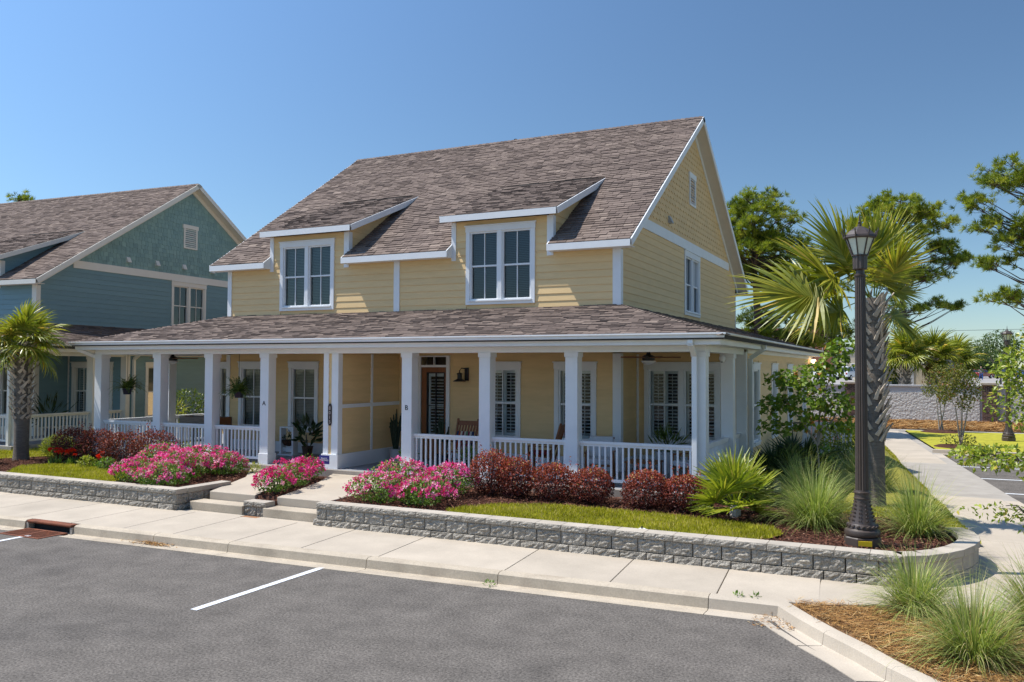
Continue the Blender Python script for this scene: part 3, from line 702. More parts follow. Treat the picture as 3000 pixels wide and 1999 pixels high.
        for xx, fr in ((x1, right(x1)), (x0, left(x0))):
            t = MB(); t.prism([(xx, YW, 5.7), (xx, DTY, zt-.05), (xx, YW, DZ+.08)], (-.1 if xx == x1 else .1, 0, 0)); ck = t.build('dormer_cheek', wall_mat, house)
            if xx == x1: siding(ck, fr, 6.3, 6.95, lambda z: (YW+.13, EY+(z-EZ)/SK+.03), [], wall_mat)
    add_tabs(rf, tabs, 160 if main else 0)
    V2 = []; b = MB(); b.cr = .5; plane_box(b, Ob, U, Vb, Nb, RX0, RX1, 0, SL, .002, .01); b.build('rear_shingles', M['roof'], rf)
    caps(Vector((RX0, RY, RZ+.01)), Vector((RX1, RY, RZ+.01)), parent=rf)
    # eaves and rakes
    for a, c in ((RX0, DORM[0][0]), (DORM[0][1], DORM[1][0]), (DORM[1][1], RX1)):
        MB().box(a, c, EY-.027, EY, EZ-.17, EZ-.012).build('eave_fascia', W, rf)
        MB().box(a, c, EY, YW+.02, EZ-.165, EZ-.15).build('eave_soffit', W, rf)
        for xx, s in ((a, 1), (c, -1)):
            if RX0 < xx < RX1:
                t = MB(); t.prism([(xx-.001*s, EY-.026, EZ-.012), (xx, EY-.026, EZ-.17), (xx, YW, EZ-.17), (xx, YW, EZ+SK*(YW-EY)+.012)], (-.026*s, 0, 0)); t.build('eave_return', W, rf)
    for xx, e in ((RX1, .03), (RX0, -.03)):
        for OO, VV, NN in ((O, V, N_), (Ob, Vb, Nb)):
            t = MB(); f0 = (EZ-.17-EZ)/VV.z*0
            lo = [OO+U*xx+VV*-.02+NN*-.165, OO+U*xx+VV*(SL+.10)+NN*-.165, OO+U*xx+VV*SL+NN*.0, OO+U*xx+VV*-.005+NN*0]
            t.hexa(lo, [p+Vector((e, 0, 0)) for p in lo]); t.build('rake_fascia', W, rf)
            t = MB(); xi = XR if xx == RX1 else XL
            plane_box(t, OO, U, VV, NN, min(xi, xx), max(xi, xx), 0, SL-.09, -.15, -.135); t.build('rake_soffit', M['soffit'] if main else M['white2'], rf)
    MB().box(RX0, RX1, 2*RY-EY, 2*RY-EY+.027, EZ-.17, EZ-.012).build('eave_fascia', W, rf)
    MB().box(RX0, RX1, YB-.02, 2*RY-EY, EZ-.165, EZ-.15).build('eave_soffit', W, rf)
    if main:
        MB().tube([(-12.6, RY+.25, RZ-.2), (-12.6, RY+.25, RZ+.12)], .06, 10).build('vent_pipe', M['blackmetal'], rf)
    # ---- downspouts
    def spout(pts, z1, z0):
        b = MB(); x, y = pts[-1]; t = .045
        P = [Vector((*pts[0], 3.62)), Vector((*pts[0], 3.52)), Vector((*pts[1], 3.30)), Vector((*pts[1], z0))]
        for p, q in zip(P, P[1:]): b.bar(p, q, .1, .075, (0, 1, 0))
        return b.build('downspout', W, house, bevel=.006)
    spout([(-3.98, 15.94), (-3.98, 16.26)], 0, .3)
    spout([(-3.37, 20.5), (-3.69, 20.5)], 0, .3)
    if main: spout([(-21.3, 16.05), (-21.06, 16.5)], 0, .3)
    return wl

# ================================================================ ground, road, kerb, pavement
def kerb_y(x): return 10.72+.035*(x+8)
def struct(o): o['kind'] = 'structure'; return o

def sheet(name, poly, z, mat_, div=None, zf=None):
    b = MB(); b.add([(x, y, zf(x, y) if zf else z) for x, y in poly], [list(range(len(poly)))])
    return struct(b.build(name, mat_))

ground = sheet('ground', [(-1500, -400), (1500, -400), (1500, 2500), (-1500, 2500)], -.08, M['ground'])
ISL = [(-1.62, 11.06), (-1.55, 11.02), (-1.34, 10.6), (-1.0, 10.1), (-.66, 9.63), (-.35, 9.2), (0.05, 8.75), (.6, 8.2), (1.3, 7.7), (2.3, 7.2), (3.6, 6.9), (6, 6.6), (20, 6.4)]
rd = [(-70, -30), (40, -30), (40, 6.1)]+[(x-.2, y-.15) for x, y in ISL[::-1][1:-2]]+[(-1.66, 10.7), (-70, kerb_y(-70)-.1)]
road = sheet('road', rd, 0., M['asphalt'])
MB().box(-8.31, -8.20, 7.9, 10.42, .002, .006).build('parking_line', M['roadpaint'], road)
MB().box(-14.55, -14.44, 7.9, 10.02, .002, .006).build('parking_line', M['roadpaint'], road)
MB().box(-20.75, -20.64, 7.7, 9.98, .002, .006).build('parking_line', M['roadpaint'], road)

# kerb with gutter pan, cast in lengths
kerb = struct(MB().sweep([(-70, kerb_y(-70)), (-1.6, kerb_y(-1.6))], [(.30, -.07), (.30, -.02), (.0, -.02), (-.1, -.02), (-.1, -.07)]).build('kerb', M['concrete2']))
prof = [(.34, -.05), (.34, .008), (.05, -.012), (.03, .0), (.012, .125), (-.03, .15), (-.15, .152), (-.15, -.05)]
def kseg(p, q): return MB().sweep([p, q], prof).build('kerb_segment', M['concrete2'], kerb, smooth=True)
cuts = [-34, -31, -28, -25, -22, -19, -16.9, -15.25]
cuts2 = [-13.95, -12.0, -10.35, -7.65, -5.45, -2.5]
for c in (cuts, cuts2):
    for a, b_ in zip(c, c[1:]): kseg((a+.005, kerb_y(a)), (b_-.005, kerb_y(b_)))
kseg((-70, kerb_y(-70)), (-34.005, kerb_y(-34)))
ik = [(x, y) for x, y in ISL]
for i in range(1, len(ik)-1):
    a, b_ = Vector(ik[i]), Vector(ik[i+1]); d = (b_-a).normalized()*.004 if i % 3 == 0 else Vector((0, 0))
pp = []
segs = [[(-2.495, kerb_y(-2.495)), (-1.64, kerb_y(-1.64)), (-1.36, 10.52), (-1.02, 10.06)], [(-1.017, 10.055), (-.66, 9.63), (-.35, 9.2)], [(-.348, 9.197)]+ik[6:8], ik[7:10], ik[9:13]]
for sgm in segs: MB().sweep([(x, y) for x, y in sgm], prof).build('kerb_segment', M['concrete'], kerb, smooth=True)
# curb inlet
inl = thing('storm_drain_inlet', 'rusty iron storm drain inlet set into the kerb', 'drain', (-14.6, 10.5, 0), world=True)
ky = kerb_y(-14.6)
MB().box(-15.22, -13.98, ky-.03, ky+.14, .105, .155).build('hood', M['rust'], inl, bevel=.02)
MB().box(-15.22, -13.98, ky+.1, ky+.14, -.05, .105).build('dark_throat', M['dark'], inl)
for xx in (-15.24, -14.02): MB().box(xx, xx+.06, ky-.02, ky+.12, -.05, .105).build('cheek', M['concgrey'], inl)
g = MB(); g.box(-15.15, -14.05, ky-.62, ky-.57, -.05, .012).box(-15.15, -14.05, ky-.09, ky-.04, -.05, .012).box(-15.15, -15.1, ky-.57, ky-.09, -.05, .012).box(-14.1, -14.05, ky-.57, ky-.09, -.05, .012).box(-14.63, -14.58, ky-.57, ky-.09, -.05, .011)
g.build('frame', M['rust'], inl)
for k in range(16):
    x = -15.085+k*.066
    if abs(x+14.605) > .03: MB().box(x, x+.028, ky-.57, ky-.09, -.03, .008).build('grate_bar', M['rust'], inl)
MB().box(-15.1, -14.1, ky-.57, ky-.09, -.05, -.045).build('dark_well', M['dark'], inl)

# front pavement of cast slabs
side = struct(MB().prism([(-70, kerb_y(-70)+.16, .02), (-1.6, kerb_y(-1.6)+.16, .02), (3.4, 11.6, .02), (3.2, 15.2, .02), (-.2, 12.95, .02), (-70, 12.95, .02)], (0, 0, .08)).build('pavement', M['concgrey']))
jx = [-70, -45, -34, -31.5, -29, -26.6, -24.2, -21.9, -20.2, -18.5, -17.0, -15.6, -14.3, -13.0, -11.8, -10.43, -9.08, -7.62, -5.5, -3.93, -2.5, -1.25]
for a, c in zip(jx, jx[1:]):
    y0a, y0c = kerb_y(a)+.153, kerb_y(c)+.153
    b = MB(); g_ = .006
    b.prism([(a+g_+.07, y0a, .1), (c-g_+.07, y0c, .1), (c-g_-.06, 12.52, .11), (a+g_-.06, 12.52, .11)], (0, 0, .052)); b.build('slab', M['concrete'], side, bevel=.008)
# corner slabs towards the side walk
for poly in ([(-1.24, 11.1), (-.55, 11.45), (-.2, 12.55), (-1.3, 12.5)], [(-.535, 11.455), (.6, 11.75), (.95, 13.0), (.3, 13.2), (-.185, 12.62)], [(.615, 11.755), (1.9, 11.8), (2.95, 13.4), (.5, 13.95), (.32, 13.2), (.96, 13.0)], [(.5, 13.965), (2.96, 13.415), (2.85, 14.8), (.99, 15.33), (.45, 15.28)], [(.4, 15.29), (.985, 15.345), (.86, 16.36)]):
    MB().prism([(x, y, .1) for x, y in poly], (0, 0, .053)).build('slab', M['concrete'], side, bevel=.008)

# side walk beside the house, sloping down to the back
sx0 = lambda y: 1.0-.1125*(y-15); sx1 = lambda y: 2.85-.118*(y-15)
zs = lambda y: .15-.13*min(1, max(0, (y-15)/9))
sw = struct(MB().prism([(sx0(15)+.02, 15, .02), (sx1(15)-.02, 15, .02), (sx1(46.5)-.02, 46.5, -.04), (sx0(46.5)+.02, 46.5, -.04)], (0, 0, .03)).build('side_walk', M['concgrey']))
y = 15.32
while y < 46.3:
    y2 = min(y+1.42, 46.4); e = .007
    b = MB(); lo = [(sx0(y+e), y+e-.02, zs(y)-.05), (sx1(y+e)-.32, y+e-.08, zs(y)-.05), (sx1(y2-e)-.32, y2-e-.08, zs(y2)-.05), (sx0(y2-e), y2-e-.02, zs(y2)-.05)]
    b.hexa(lo, [(p[0], p[1], p[2]+.05) for p in lo]); b.build('slab', M['concrete'], sw, bevel=.006); y = y2
y = 15.0
while y < 34:
    y2 = min(y+3.0, 34.2); lo = [(sx1(y)-.31, y+.004, zs(y)-.05), (sx1(y), y+.004, zs(y)-.05), (sx1(y2), y2-.004, zs(y2)-.05), (sx1(y2)-.31, y2-.004, zs(y2)-.05)]
    MB().hexa(lo, [(p[0], p[1], p[2]+.046) for p in lo]).build('kerb_strip', M['concrete'], sw, bevel=.006); y = y2
# parking bay on the right and what lies behind
lot = sheet('parking_lot', [(3.38, 11.8), (40, 11.3), (40, 34.6), (.62, 34.6), (2.86, 14.9)], -.02, M['asphalt'])
for yy in (18.4, 21.3, 24.4, 27.45, 30.55): MB().box(sx1(yy)+.05, 6.5, yy-.06, yy+.06, -.018, -.012).build('parking_line', M['roadpaint'], lot)
kb2 = MB().sweep([(.25, 34.75), (40, 34.75)], [(.3, -.1), (.3, 0), (.02, 0), (0, .13), (-.15, .14), (-.15, -.1)]); struct(kb2.build('lot_kerb', M['concrete']))
lawn2 = sheet('far_lawn', [(sx1(34.9), 34.9), (40, 34.9), (40, 46.6), (sx1(46.6), 46.6)], .05, M['farlawn'])
ap = sheet('back_lane', [(-40, 46.7), (40, 46.7), (40, 47.9), (-40, 47.9)], .0, M['concgrey'])
straw2 = sheet('straw_bank', [(-40, 47.9), (40, 47.9), (40, 55.6), (-40, 55.6)], .03, M['strawsoil'])
upper = struct(MB().box(-300, 300, 55.72, 900, 1.2, 1.72).build('upper_ground', M['pavedfar']))

# raised garden behind the retaining wall
def bed_z(x, y):
    h = .47
    if y < 13.36 and (-13.62 < x < -12.08 or -11.48 < x < -10.1): return .05
    if y < 13.2 and -12.1 < x < -11.4: return .05 if y < 12.8 else .38
    if x > -3.75 and y > 15.02:
        t = min(1, max(0, (y-15.3)/7)); t = t*t*(3-2*t); h = .47*(1-t)+.1*t
        d = sx0(y)-x; h = min(h, .13*(1-min(1, (y-15)/10))+.02+max(0, d)*.45)
    return h
def in_bed(x, y):
    if y < 12.62: return False
    if y > 15.1: return x < sx0(y)-.01
    cx = .34-.55*max(0, (13.7-y)/1.1)**2 if y < 13.7 else .34+.1*(y-13.7)
    return x < cx
bv = []; bf = []; bx = sorted(set(list(np.arange(-60, -24, 4.))+list(np.arange(-24, 1.3, .3))+[-13.63, -13.61, -12.09, -12.07, -11.49, -11.47, -10.11, -10.09])); by = sorted(set(list(np.arange(12.6, 24, .3))+[12.79, 12.81, 13.19, 13.21, 13.35, 13.37]))+list(np.arange(24, 47.3, 1.2))
idx = {}
for j, yy in enumerate(by):
    for i, xx in enumerate(bx):
        xq = xx
        lim = (.42+(sx0(yy)-.425)*min(1, max(0, (yy-15.25)/1.1)) if yy > 15.2 and yy < 16.35 else sx0(yy)-.005) if yy > 15.2 else (.36 if yy > 13.6 else .36-.6*((13.6-yy)/1.0)**2)
        xq = min(xx, lim)
        idx[i, j] = len(bv); n_ = 0 if yy < 13.4 and -13.7 < xx < -10 else .018*math.sin(xx*3.1)*math.sin(yy*2.7) if -24 < xx < -3.8 or yy < 15.5 else 0
        bv.append((xq, yy, bed_z(xq, yy)+n_))
for j in range(len(by)-1):
    for i in range(len(bx)-1): bf.append([idx[i, j], idx[i+1, j], idx[i+1, j+1], idx[i, j+1]])
b = MB(); b.add(bv, bf)
bed = struct(b.build('garden_bed', M['mulch'], smooth='all'))

# walks and steps up to the two doors
walk = struct(MB().prism([(-13.28, 13.1, .2), (-12.06, 13.1, .2), (-12.5, 14.3, .22), (-13.1, 16.13, .27), (-15.0, 16.13, .27), (-14.1, 15.0, .23)], (0, 0, .285)).build('walkway', M['concrete'], bevel=.012))
struct(MB().prism([(-11.5, 13.1, .2), (-10.27, 13.1, .2), (-10.27, 14.3, .22), (-10.5, 16.13, .27), (-12.5, 16.13, .27), (-12.0, 15.0, .24)], (0, 0, .285)).build('walkway', M['concrete'], bevel=.012))
for x0, x1, u0, u1 in ((-13.42, -12.02, -13.3, -12.02), (-11.5, -10.12, -11.52, -10.26)):
    st = struct(MB().box(x0, x1, 12.7, 13.08, .12, .325).build('step', M['concrete2'], bevel=.012))
    struct(MB().box(x0-.02, x1+.1, 12.53, 12.69, .1, .157).build('landing', M['concrete'], bevel=.006))
MB().box(-12.0, -11.52, 12.54, 12.7, .1, .15).build('paver_patch', M['plaza'], side)

# ================================================================ retaining wall of split-face blocks
rw = thing('retaining_wall', 'low grey split-face block retaining wall with a concrete cap along the pavement', 'wall', (-5, 12.5, .12), world=True)
rwl = thing('retaining_wall', 'grey split-face block wall holding the lawn beside the palm', 'wall', (-17, 12.5, .12), world=True)
rwm = thing('retaining_wall', 'short block wall between the two flights of steps', 'wall', (-11.75, 12.7, .12), world=True)
def block_mesh(w_, h, d, amp, nx=12, nz=6, seed=0):
    """front face rough (towards -y), origin at the front bottom left"""
    rg = np.random.default_rng(seed); V = []; F_ = []
    gz = rg.normal(0, 1, (nz+1, nx+1)); gz = gz*.75+np.roll(gz, 1, 1)*.45
    for j in range(nz+1):
        for i in range(nx+1):
            e = min(i, nx-i, j, nz-j); yy = -amp*(.45+.5*gz[j, i]) if e > 0 else (.003*rg.random())
            V.append((.008+(w_-.016)*i/nx+(0 if e == 0 else rg.normal(0, .004)), yy, .006+(h-.012)*j/nz+(0 if e == 0 else rg.normal(0, .003))))
    for j in range(nz):
        for i in range(nx): a = j*(nx+1)+i; F_.append((a, a+1, a+nx+2, a+nx+1))
    k = len(V); V += [(.004, d, .003), (w_-.004, d, .003), (w_-.004, d, h-.003), (.004, d, h-.003)]
    c = [0, nx, nz*(nx+1)+nx, nz*(nx+1)]
    F_ += [(c[0], c[1], k+1, k), (c[1], c[2], k+2, k+1), (c[2], c[3], k+3, k+2), (c[3], c[0], k, k+3)]
    me = bpy.data.meshes.new('block'); me.from_pydata(V, [], F_); me.materials.append(M['block']); return me
BW = .42
BM = [block_mesh(BW, .2, .22, .02, seed=i) for i in range(7)]
BM2 = [block_mesh(BW, .15, .24, .018, nz=5, seed=20+i) for i in range(7)]
BC = [block_mesh(BW+.03, .1, .02, .016, nz=4, seed=40+i) for i in range(6)]
def course(parent, x0, x1, y, z, ms, off, ang=0, name='block', wid=BW):
    d = Vector((math.cos(ang), math.sin(ang), 0)); L_ = x1-x0; u = -off
    while u < L_-.02:
        p, q = max(0, u), min(u+wid, L_); me = ms[random.randrange(len(ms))]
        if q-p > .04:
            P = Vector((x0, y, z))+d*p; o = raw(name, me, None, P, (0, 0, ang), ((q-p)/wid, 1, 1)); setp(o, parent)
        u += wid
def capslabs(parent, x0, x1, y, off):
    u = x0-off; w_ = BW+.03
    while u < x1-.02:
        p, q = max(x0, u), min(u+w_, x1); u += w_
        if q-p < .04: continue
        c = MB().box(p+.002, q-.002, y-.015, y+.27, .474, .572).build('cap', M['cap'], parent, bevel=.006)
        o = raw('cap_face', BC[random.randrange(6)], None, (p, y-.018, .472), None, ((q-p)/(BW+.03), 1, 1)); setp(o, parent)
for P, x0, x1 in ((rw, -10.03, -.28), (rwl, -30, -13.55)):
    course(P, x0, x1, 12.485, .272, BM, .2); course(P, x0-(.06 if P is rw else 0), x1, 12.455, .122, BM2, 0); capslabs(P, x0, x1, 12.48, .1)
# returns beside the steps
for P, xx in ((rwl, -13.55),):
    course(P, xx, xx+1.1, 12.52, .272, BM, .15, R(90)); course(P, xx+.01, xx+.99, 12.52, .122, BM2, 0, R(90))
    for k in range(3): MB().box(xx-.26, xx+.02, 12.76+k*.4, 13.155+k*.4, .474, .572).build('cap', M['cap'], P, bevel=.006)
course(rwm, -12.03, -11.48, 12.76, .122, BM, .1); 
for a, c in ((-12.03, -11.76), (-11.755, -11.48)):
    MB().box(a, c, 12.74, 13.02, .326, .422).build('cap', M['cap'], rwm, bevel=.006); setp(raw('cap_face', BC[random.randrange(6)], None, (a, 12.737, .324), None, ((c-a)/(BW+.03), 1, .98)), rwm)
# curved end
cc = [(-.27, 12.5), (0.02, 12.7), (.26, 12.98), (.46, 13.32), (.60, 13.7), (.69, 14.1), (.70, 14.5), (.64, 14.85), (.50, 15.15)]
for i in range(len(cc)-1):
    p, q = Vector((*cc[i], 0)), Vector((*cc[i+1], 0)); L_ = (q-p).length; a = math.atan2(q.y-p.y, q.x-p.x); inn = Vector((-math.sin(a), math.cos(a), 0))
    for z, h in ((.122, .147), (.272, .198)):
        d = (q-p).normalized(); n_ = inn*.2; lo = [p+d*.004, q-d*.004, q+n_, p+n_]
        b = MB(); b.hexa([v+Vector((0, 0, z)) for v in lo], [v+Vector((0, 0, z+h)) for v in lo]); b.build('block', M['cap'], rw, bevel=.012)
    lo = [p-inn*.02+d*.002, q-inn*.02-d*.002, q+inn*.26, p+inn*.26]
    MB().hexa([v+Vector((0, 0, .474)) for v in lo], [v+Vector((0, 0, .572)) for v in lo]).build('cap', M['cap'], rw, bevel=.008)
# ================================================================ the houses
yh = thing('yellow_house', 'yellow two-storey duplex house with white trim, brown shingle roof and columned porch', 'house', (-12.5, 24, 0), world=True)
build_house(yh, 'yellow', 'yshing', 'white', True)
a = R(3.5)
TF = Matrix.Translation((-27.2, 18.76, 0)) @ Matrix.Rotation(a, 4, 'Z') @ Matrix.Diagonal((1.05, 1.05, 1, 1)) @ Matrix.Translation((6.02, -18.57, 0))
th = thing('teal_house', 'teal two-storey house with cream trim and shingled gable beside the yellow house', 'house', tuple(TF @ Vector((-12.5, 24, 0))), world=True)
build_house(th, 'teal', 'tealg', 'white2', False)
TF = None
# fin wall between the two front doors
fy0, fy1, fx0, fx1 = 16.34, YW, -12.95, -12.53
fn = MB().box(fx0+.02, fx1-.02, fy0+.02, fy1, FLOOR, 3.44).build('fin_wall', M['yellow'], yh)
frf, frr = front(fy0+.02), right(fx1-.02)
for fr, a0, a1 in ((frf, fx0+.13, fx1-.17), (frr, fy0+.16, 17.68), (frr, 17.76, fy1-.02)):
    siding(fn, fr, .98, 3.38, lambda z, p=a0, q=a1: (p, q), [] if fr is frf else [(fy0, fy1, 2.07, 2.16)], M['yellow'], course=.16)
for fr, a0, a1, z0, z1, n in ((frf, fx0, fx0+.15, .98, 3.38, .03), (frf, fx1-.18, fx1+.012, .98, 3.38, .03), (frr, fy0-.008, fy0+.16, .98, 3.38, .034), (frr, 17.68, 17.76, .98, 2.07, .03), (frr, 17.68, 17.76, 2.16, 3.38, .03), (frr, fy0+.16, fy1, 2.07, 2.16, .031), (frr, fy0-.04, fy1, FLOOR, .98, .06), (frf, fx0-.03, fx1+.039, FLOOR, .98, .062)):
    MB().fbox(fr, a0, a1, z0, z1, -.01, n).build('trim_board', M['white'], fn, bevel=.003)
# wall lamp beside door B
lp = MB(); f = front(YW)
lp.fbox(f, -10.53, -10.42, 2.72, 3.05, .02, .05).tube([f(-10.475, 2.95, .05), f(-10.49, 3.03, .12), f(-10.54, 3.04, .19), f(-10.58, 2.98, .22), f(-10.58, 2.92, .22)], .014, 8)
lo_ = thing('wall_lantern', 'black gooseneck barn lantern on the yellow wall beside the wooden door', 'lamp', (-10.5, YW, 2.72), world=True)
lp.build('bracket', M['blackmetal'], lo_)
c = f(-10.58, 2.7, .22)
MB().lathe([(.17, 0), (.165, .012), (.06, .07), (.06, .18), (.075, .185), (.075, .2), (.03, .225)], 20, c).build('shade', M['blackmetal'], lo_, smooth=True)
# lettering on posts, number plaque
def text(name, s, loc, size, m_, parent, rot=(R(90), 0, 0), ext=.004, vertical=False):
    cu = bpy.data.curves.new(name, 'FONT'); cu.body = s; cu.size = size; cu.extrude = ext; cu.align_x = 'CENTER'; cu.align_y = 'CENTER'
    cu.space_line = .8
    o = bpy.data.objects.new(name, cu); COL.objects.link(o); bpy.context.view_layer.update()
    me = bpy.data.meshes.new_from_object(o.evaluated_get(bpy.context.evaluated_depsgraph_get())); bpy.data.objects.remove(o)
    me.materials.append(m_); q = raw(name, me, None, loc, rot); setp(q, parent); return q
sa = thing('unit_letter', 'black letter A on the white porch post', 'sign', (-14.80, 16.338, 2.13), world=True)
text('letter', 'A', (-14.80, 16.337, 2.14), .16, M['blackletter'], sa)
sb = thing('unit_letter', 'black letter B on the white porch post', 'sign', (-10.60, 16.338, 2.12), world=True)
text('letter', 'B', (-10.60, 16.337, 2.13), .16, M['blackletter'], sb)
npl = thing('house_number_plaque', 'dark vertical plaque with the number 8015 on the fin wall', 'sign', (-12.74, 16.33, 1.66), world=True)
b = MB(); pts = [(-.055, .06), (-.03, .0), (.03, .0), (.055, .06), (.055, .46), (.03, .52), (-.03, .52), (-.055, .46)]
b.prism([(-12.745+x, 16.315, 1.66+z) for x, z in pts], (0, .03, 0)); b.build('plate', M['numplate'], npl)
for k, ch in enumerate('8015'): text('numeral', ch, (-12.745, 16.312, 2.07-k*.108), .115, M['bronze'], npl)
sg = thing('residence_sign', 'small navy sign reading PRIVATE RESIDENCE on a wire stake by the porch step', 'sign', (-12.56, 15.9, .5), world=True)
MB().box(-12.71, -12.42, 15.895, 15.905, .8, 1.0).build('board', M['navy'], sg)
text('lettering', 'PRIVATE\nRESIDENCE', (-12.565, 15.893, .905), .05, M['whiteletter'], sg, ext=.001)
MB().tube([(-12.565, 15.91, .45), (-12.565, 15.91, .82)], .004, 6).build('stake', M['alum'], sg)
# ================================================================ plants
def unit(a): return a/np.maximum(1e-9, np.linalg.norm(a, axis=1, keepdims=True))
def rdirs(n): return unit(RNG.normal(size=(n, 3)))
def leaf_arrays(P, D, Nn, L, W):
    S = unit(np.cross(D, Nn)); L = np.asarray(L).reshape(-1, 1); W = np.asarray(W).reshape(-1, 1)
    up_ = unit(np.cross(S, D))*W*.22
    V = np.stack([P, P+D*L*.45+S*W*.5+up_, P+D*L, P+D*L*.45-S*W*.5+up_], 1).reshape(-1, 3)
    return V, np.arange(len(V), dtype=np.int32).reshape(-1, 4)
def leaf_obj(name, P, D, Nn, L, W, rnd, m_, parent=None, kind=None):
    V, F_ = leaf_arrays(P, D, Nn, L, W)
    o = bpy.data.objects.new(name, mesh_np(name, V, F_, m_, np.repeat(rnd, 4))); COL.objects.link(o)
    if parent: setp(o, parent)
    return tag(o, kind=kind)
def blob(n, c, r, fill=.5, lump=.18, zmin=None, seed=None):
    """points in a lumpy ellipsoid, pushed to its shell; returns points and outward directions"""
    d = rdirs(n); k = 7; bd = rdirs(k); am = RNG.uniform(-lump, lump*1.3, k)
    m_ = 1+(np.exp(-6*(1-d@bd.T))*am).sum(1)
    rad = (RNG.uniform(fill**3, 1, n)**(1/3))*m_
    P = np.array(c)+d*np.array(r)*rad[:, None]
    if zmin is not None: P[:, 2] = np.maximum(P[:, 2], zmin+RNG.uniform(0, .05, n))
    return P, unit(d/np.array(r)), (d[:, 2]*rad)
def rnd_in(n, mean, sd): return np.clip(RNG.normal(mean, sd, n), 0, 1)

def blades(base, dirs, L, W, bend, segs=4, twist=None):
    """arching strips: base (n,3), unit start directions, lengths, widths, downward bend"""
    n = len(base); L = np.broadcast_to(L, n); W = np.broadcast_to(W, n); bend = np.broadcast_to(bend, n)
    side_ = unit(np.cross(dirs, np.array([0, 0, 1.])+RNG.normal(0, .05, (n, 3)))); P = base.copy(); d = dirs.copy(); rows = []
    for k in range(segs+1):
        t = k/segs; w_ = (W*(1-t**1.6)+.0008)[:, None]
        rows.append(P-side_*w_*.5); rows.append(P+side_*w_*.5)
        d = unit(d+np.array([0, 0, -1.])*(bend/segs*(0.4+1.2*t))[:, None]); P = P+d*(L/segs)[:, None]
    V = np.stack(rows, 1); m_ = V.shape[1]; F_ = []
    idx = (np.arange(n)*m_)[:, None, None]+np.array([[2*k, 2*k+1, 2*k+3, 2*k+2] for k in range(segs)])[None]
    return V.reshape(-1, 3), idx.reshape(-1, 4).astype(np.int32), m_

def inpoly(P, poly):
    x, y = P[:, 0], P[:, 1]; ins = np.zeros(len(P), bool); n = len(poly)
    for i in range(n):
        (x0, y0), (x1, y1) = poly[i], poly[(i+1) % n]
        c = ((y0 <= y) != (y1 <= y)) & (x < x0+(y-y0)*(x1-x0)/(y1-y0+1e-12)); ins ^= c
    return ins
def scatter(poly, dens):
    xs = [p[0] for p in poly]; ys = [p[1] for p in poly]; A = (max(xs)-min(xs))*(max(ys)-min(ys)); n = int(A*dens)
    P = np.c_[RNG.uniform(min(xs), max(xs), n), RNG.uniform(min(ys), max(ys), n)]
    return P[inpoly(P, poly)]
def wobble(poly, amp=.06, n=4):
    out = []
    for i, p in enumerate(poly):
        q = poly[(i+1) % len(poly)]
        for k in range(n): out.append((p[0]+(q[0]-p[0])*k/n+rv(-amp, amp), p[1]+(q[1]-p[1])*k/n+rv(-amp, amp)*.7))
    return out
def zed(P): return np.array([bed_z(x, y) for x, y in P])
def lawn(name, label, poly, dens, h=(.03, .085), w_=.011, mean=.5):
    poly = wobble(poly)
    b = MB(); b.add([(x, y, bed_z(x, y)+.03) for x, y in poly], [list(range(len(poly)))])
    g = struct(b.build(name, M['lawnsoil']))
    P2 = scatter(poly, dens); n = len(P2); P = np.c_[P2, zed(P2)+.028]
    a = RNG.uniform(0, 6.283, n); S = np.c_[np.cos(a), np.sin(a), np.zeros(n)]*w_*RNG.uniform(.5, 1.3, (n, 1))
    tip = P+np.c_[RNG.normal(0, .02, (n, 2)), RNG.uniform(*h, n)]
    V = np.stack([P-S, P+S, tip], 1).reshape(-1, 3)
    patch = .12*np.sin(P2[:, 0]*2.3+1)*np.sin(P2[:, 1]*3.1)+.1*np.sin(P2[:, 0]*6.1)*np.sin(P2[:, 1]*5.3)
    r_ = np.clip(RNG.normal(mean, .3, n)+patch*1.4, 0, 1); r_[RNG.random(n) < .03] = 1
    o = bpy.data.objects.new('grass', mesh_np('grass', V, np.arange(3*n).reshape(-1, 3), M['lawn'], np.repeat(r_, 3))); COL.objects.link(o)
    tag(o, label, 'grass', kind='stuff'); return poly
LR = lawn('front_lawn', 'bright green grass strip behind the long retaining wall', [(-7.75, 13.2), (-7.3, 13.95), (-6.4, 14.5), (-5, 14.55), (-3.5, 14.4), (-2.2, 14.1), (-1.95, 13.6), (-2.3, 12.95), (-3.5, 12.78), (-5.2, 12.78), (-7.4, 12.85)], 3200)
LL = lawn('front_lawn', 'bright green grass patch beside the red tulips and palm', [(-19.6, 12.85), (-20.6, 14.0), (-20.2, 14.6), (-18.6, 15.1), (-17.4, 14.9), (-16.7, 13.9), (-16.0, 12.95), (-17.5, 12.8)], 2600)
LB = lawn('side_lawn', 'grass strip between the yellow house and the teal house', [(-25, 14.2), (-22.9, 14.9), (-21.7, 17.0), (-21.7, 21), (-25, 21)], 900, w_=.013)
def sidepoly(y0, y1, wl): return [(sx0(y0)-wl, y0), (sx0(y0)-.03, y0), (sx0(y1)-.03, y1), (sx0(y1)-wl, y1)]
LS = lawn('side_lawn', 'grass strip along the side walk behind the lamp post', [(-1.5, 16.4), (.1, 15.7), (.8, 15.9), (sx0(24)-.03, 24), (sx0(35)-.03, 35), (sx0(45)-.03, 45), (-3.2, 45), (-3.2, 26), (-2.0, 19)], 900, (.04, .09), .014, .42)

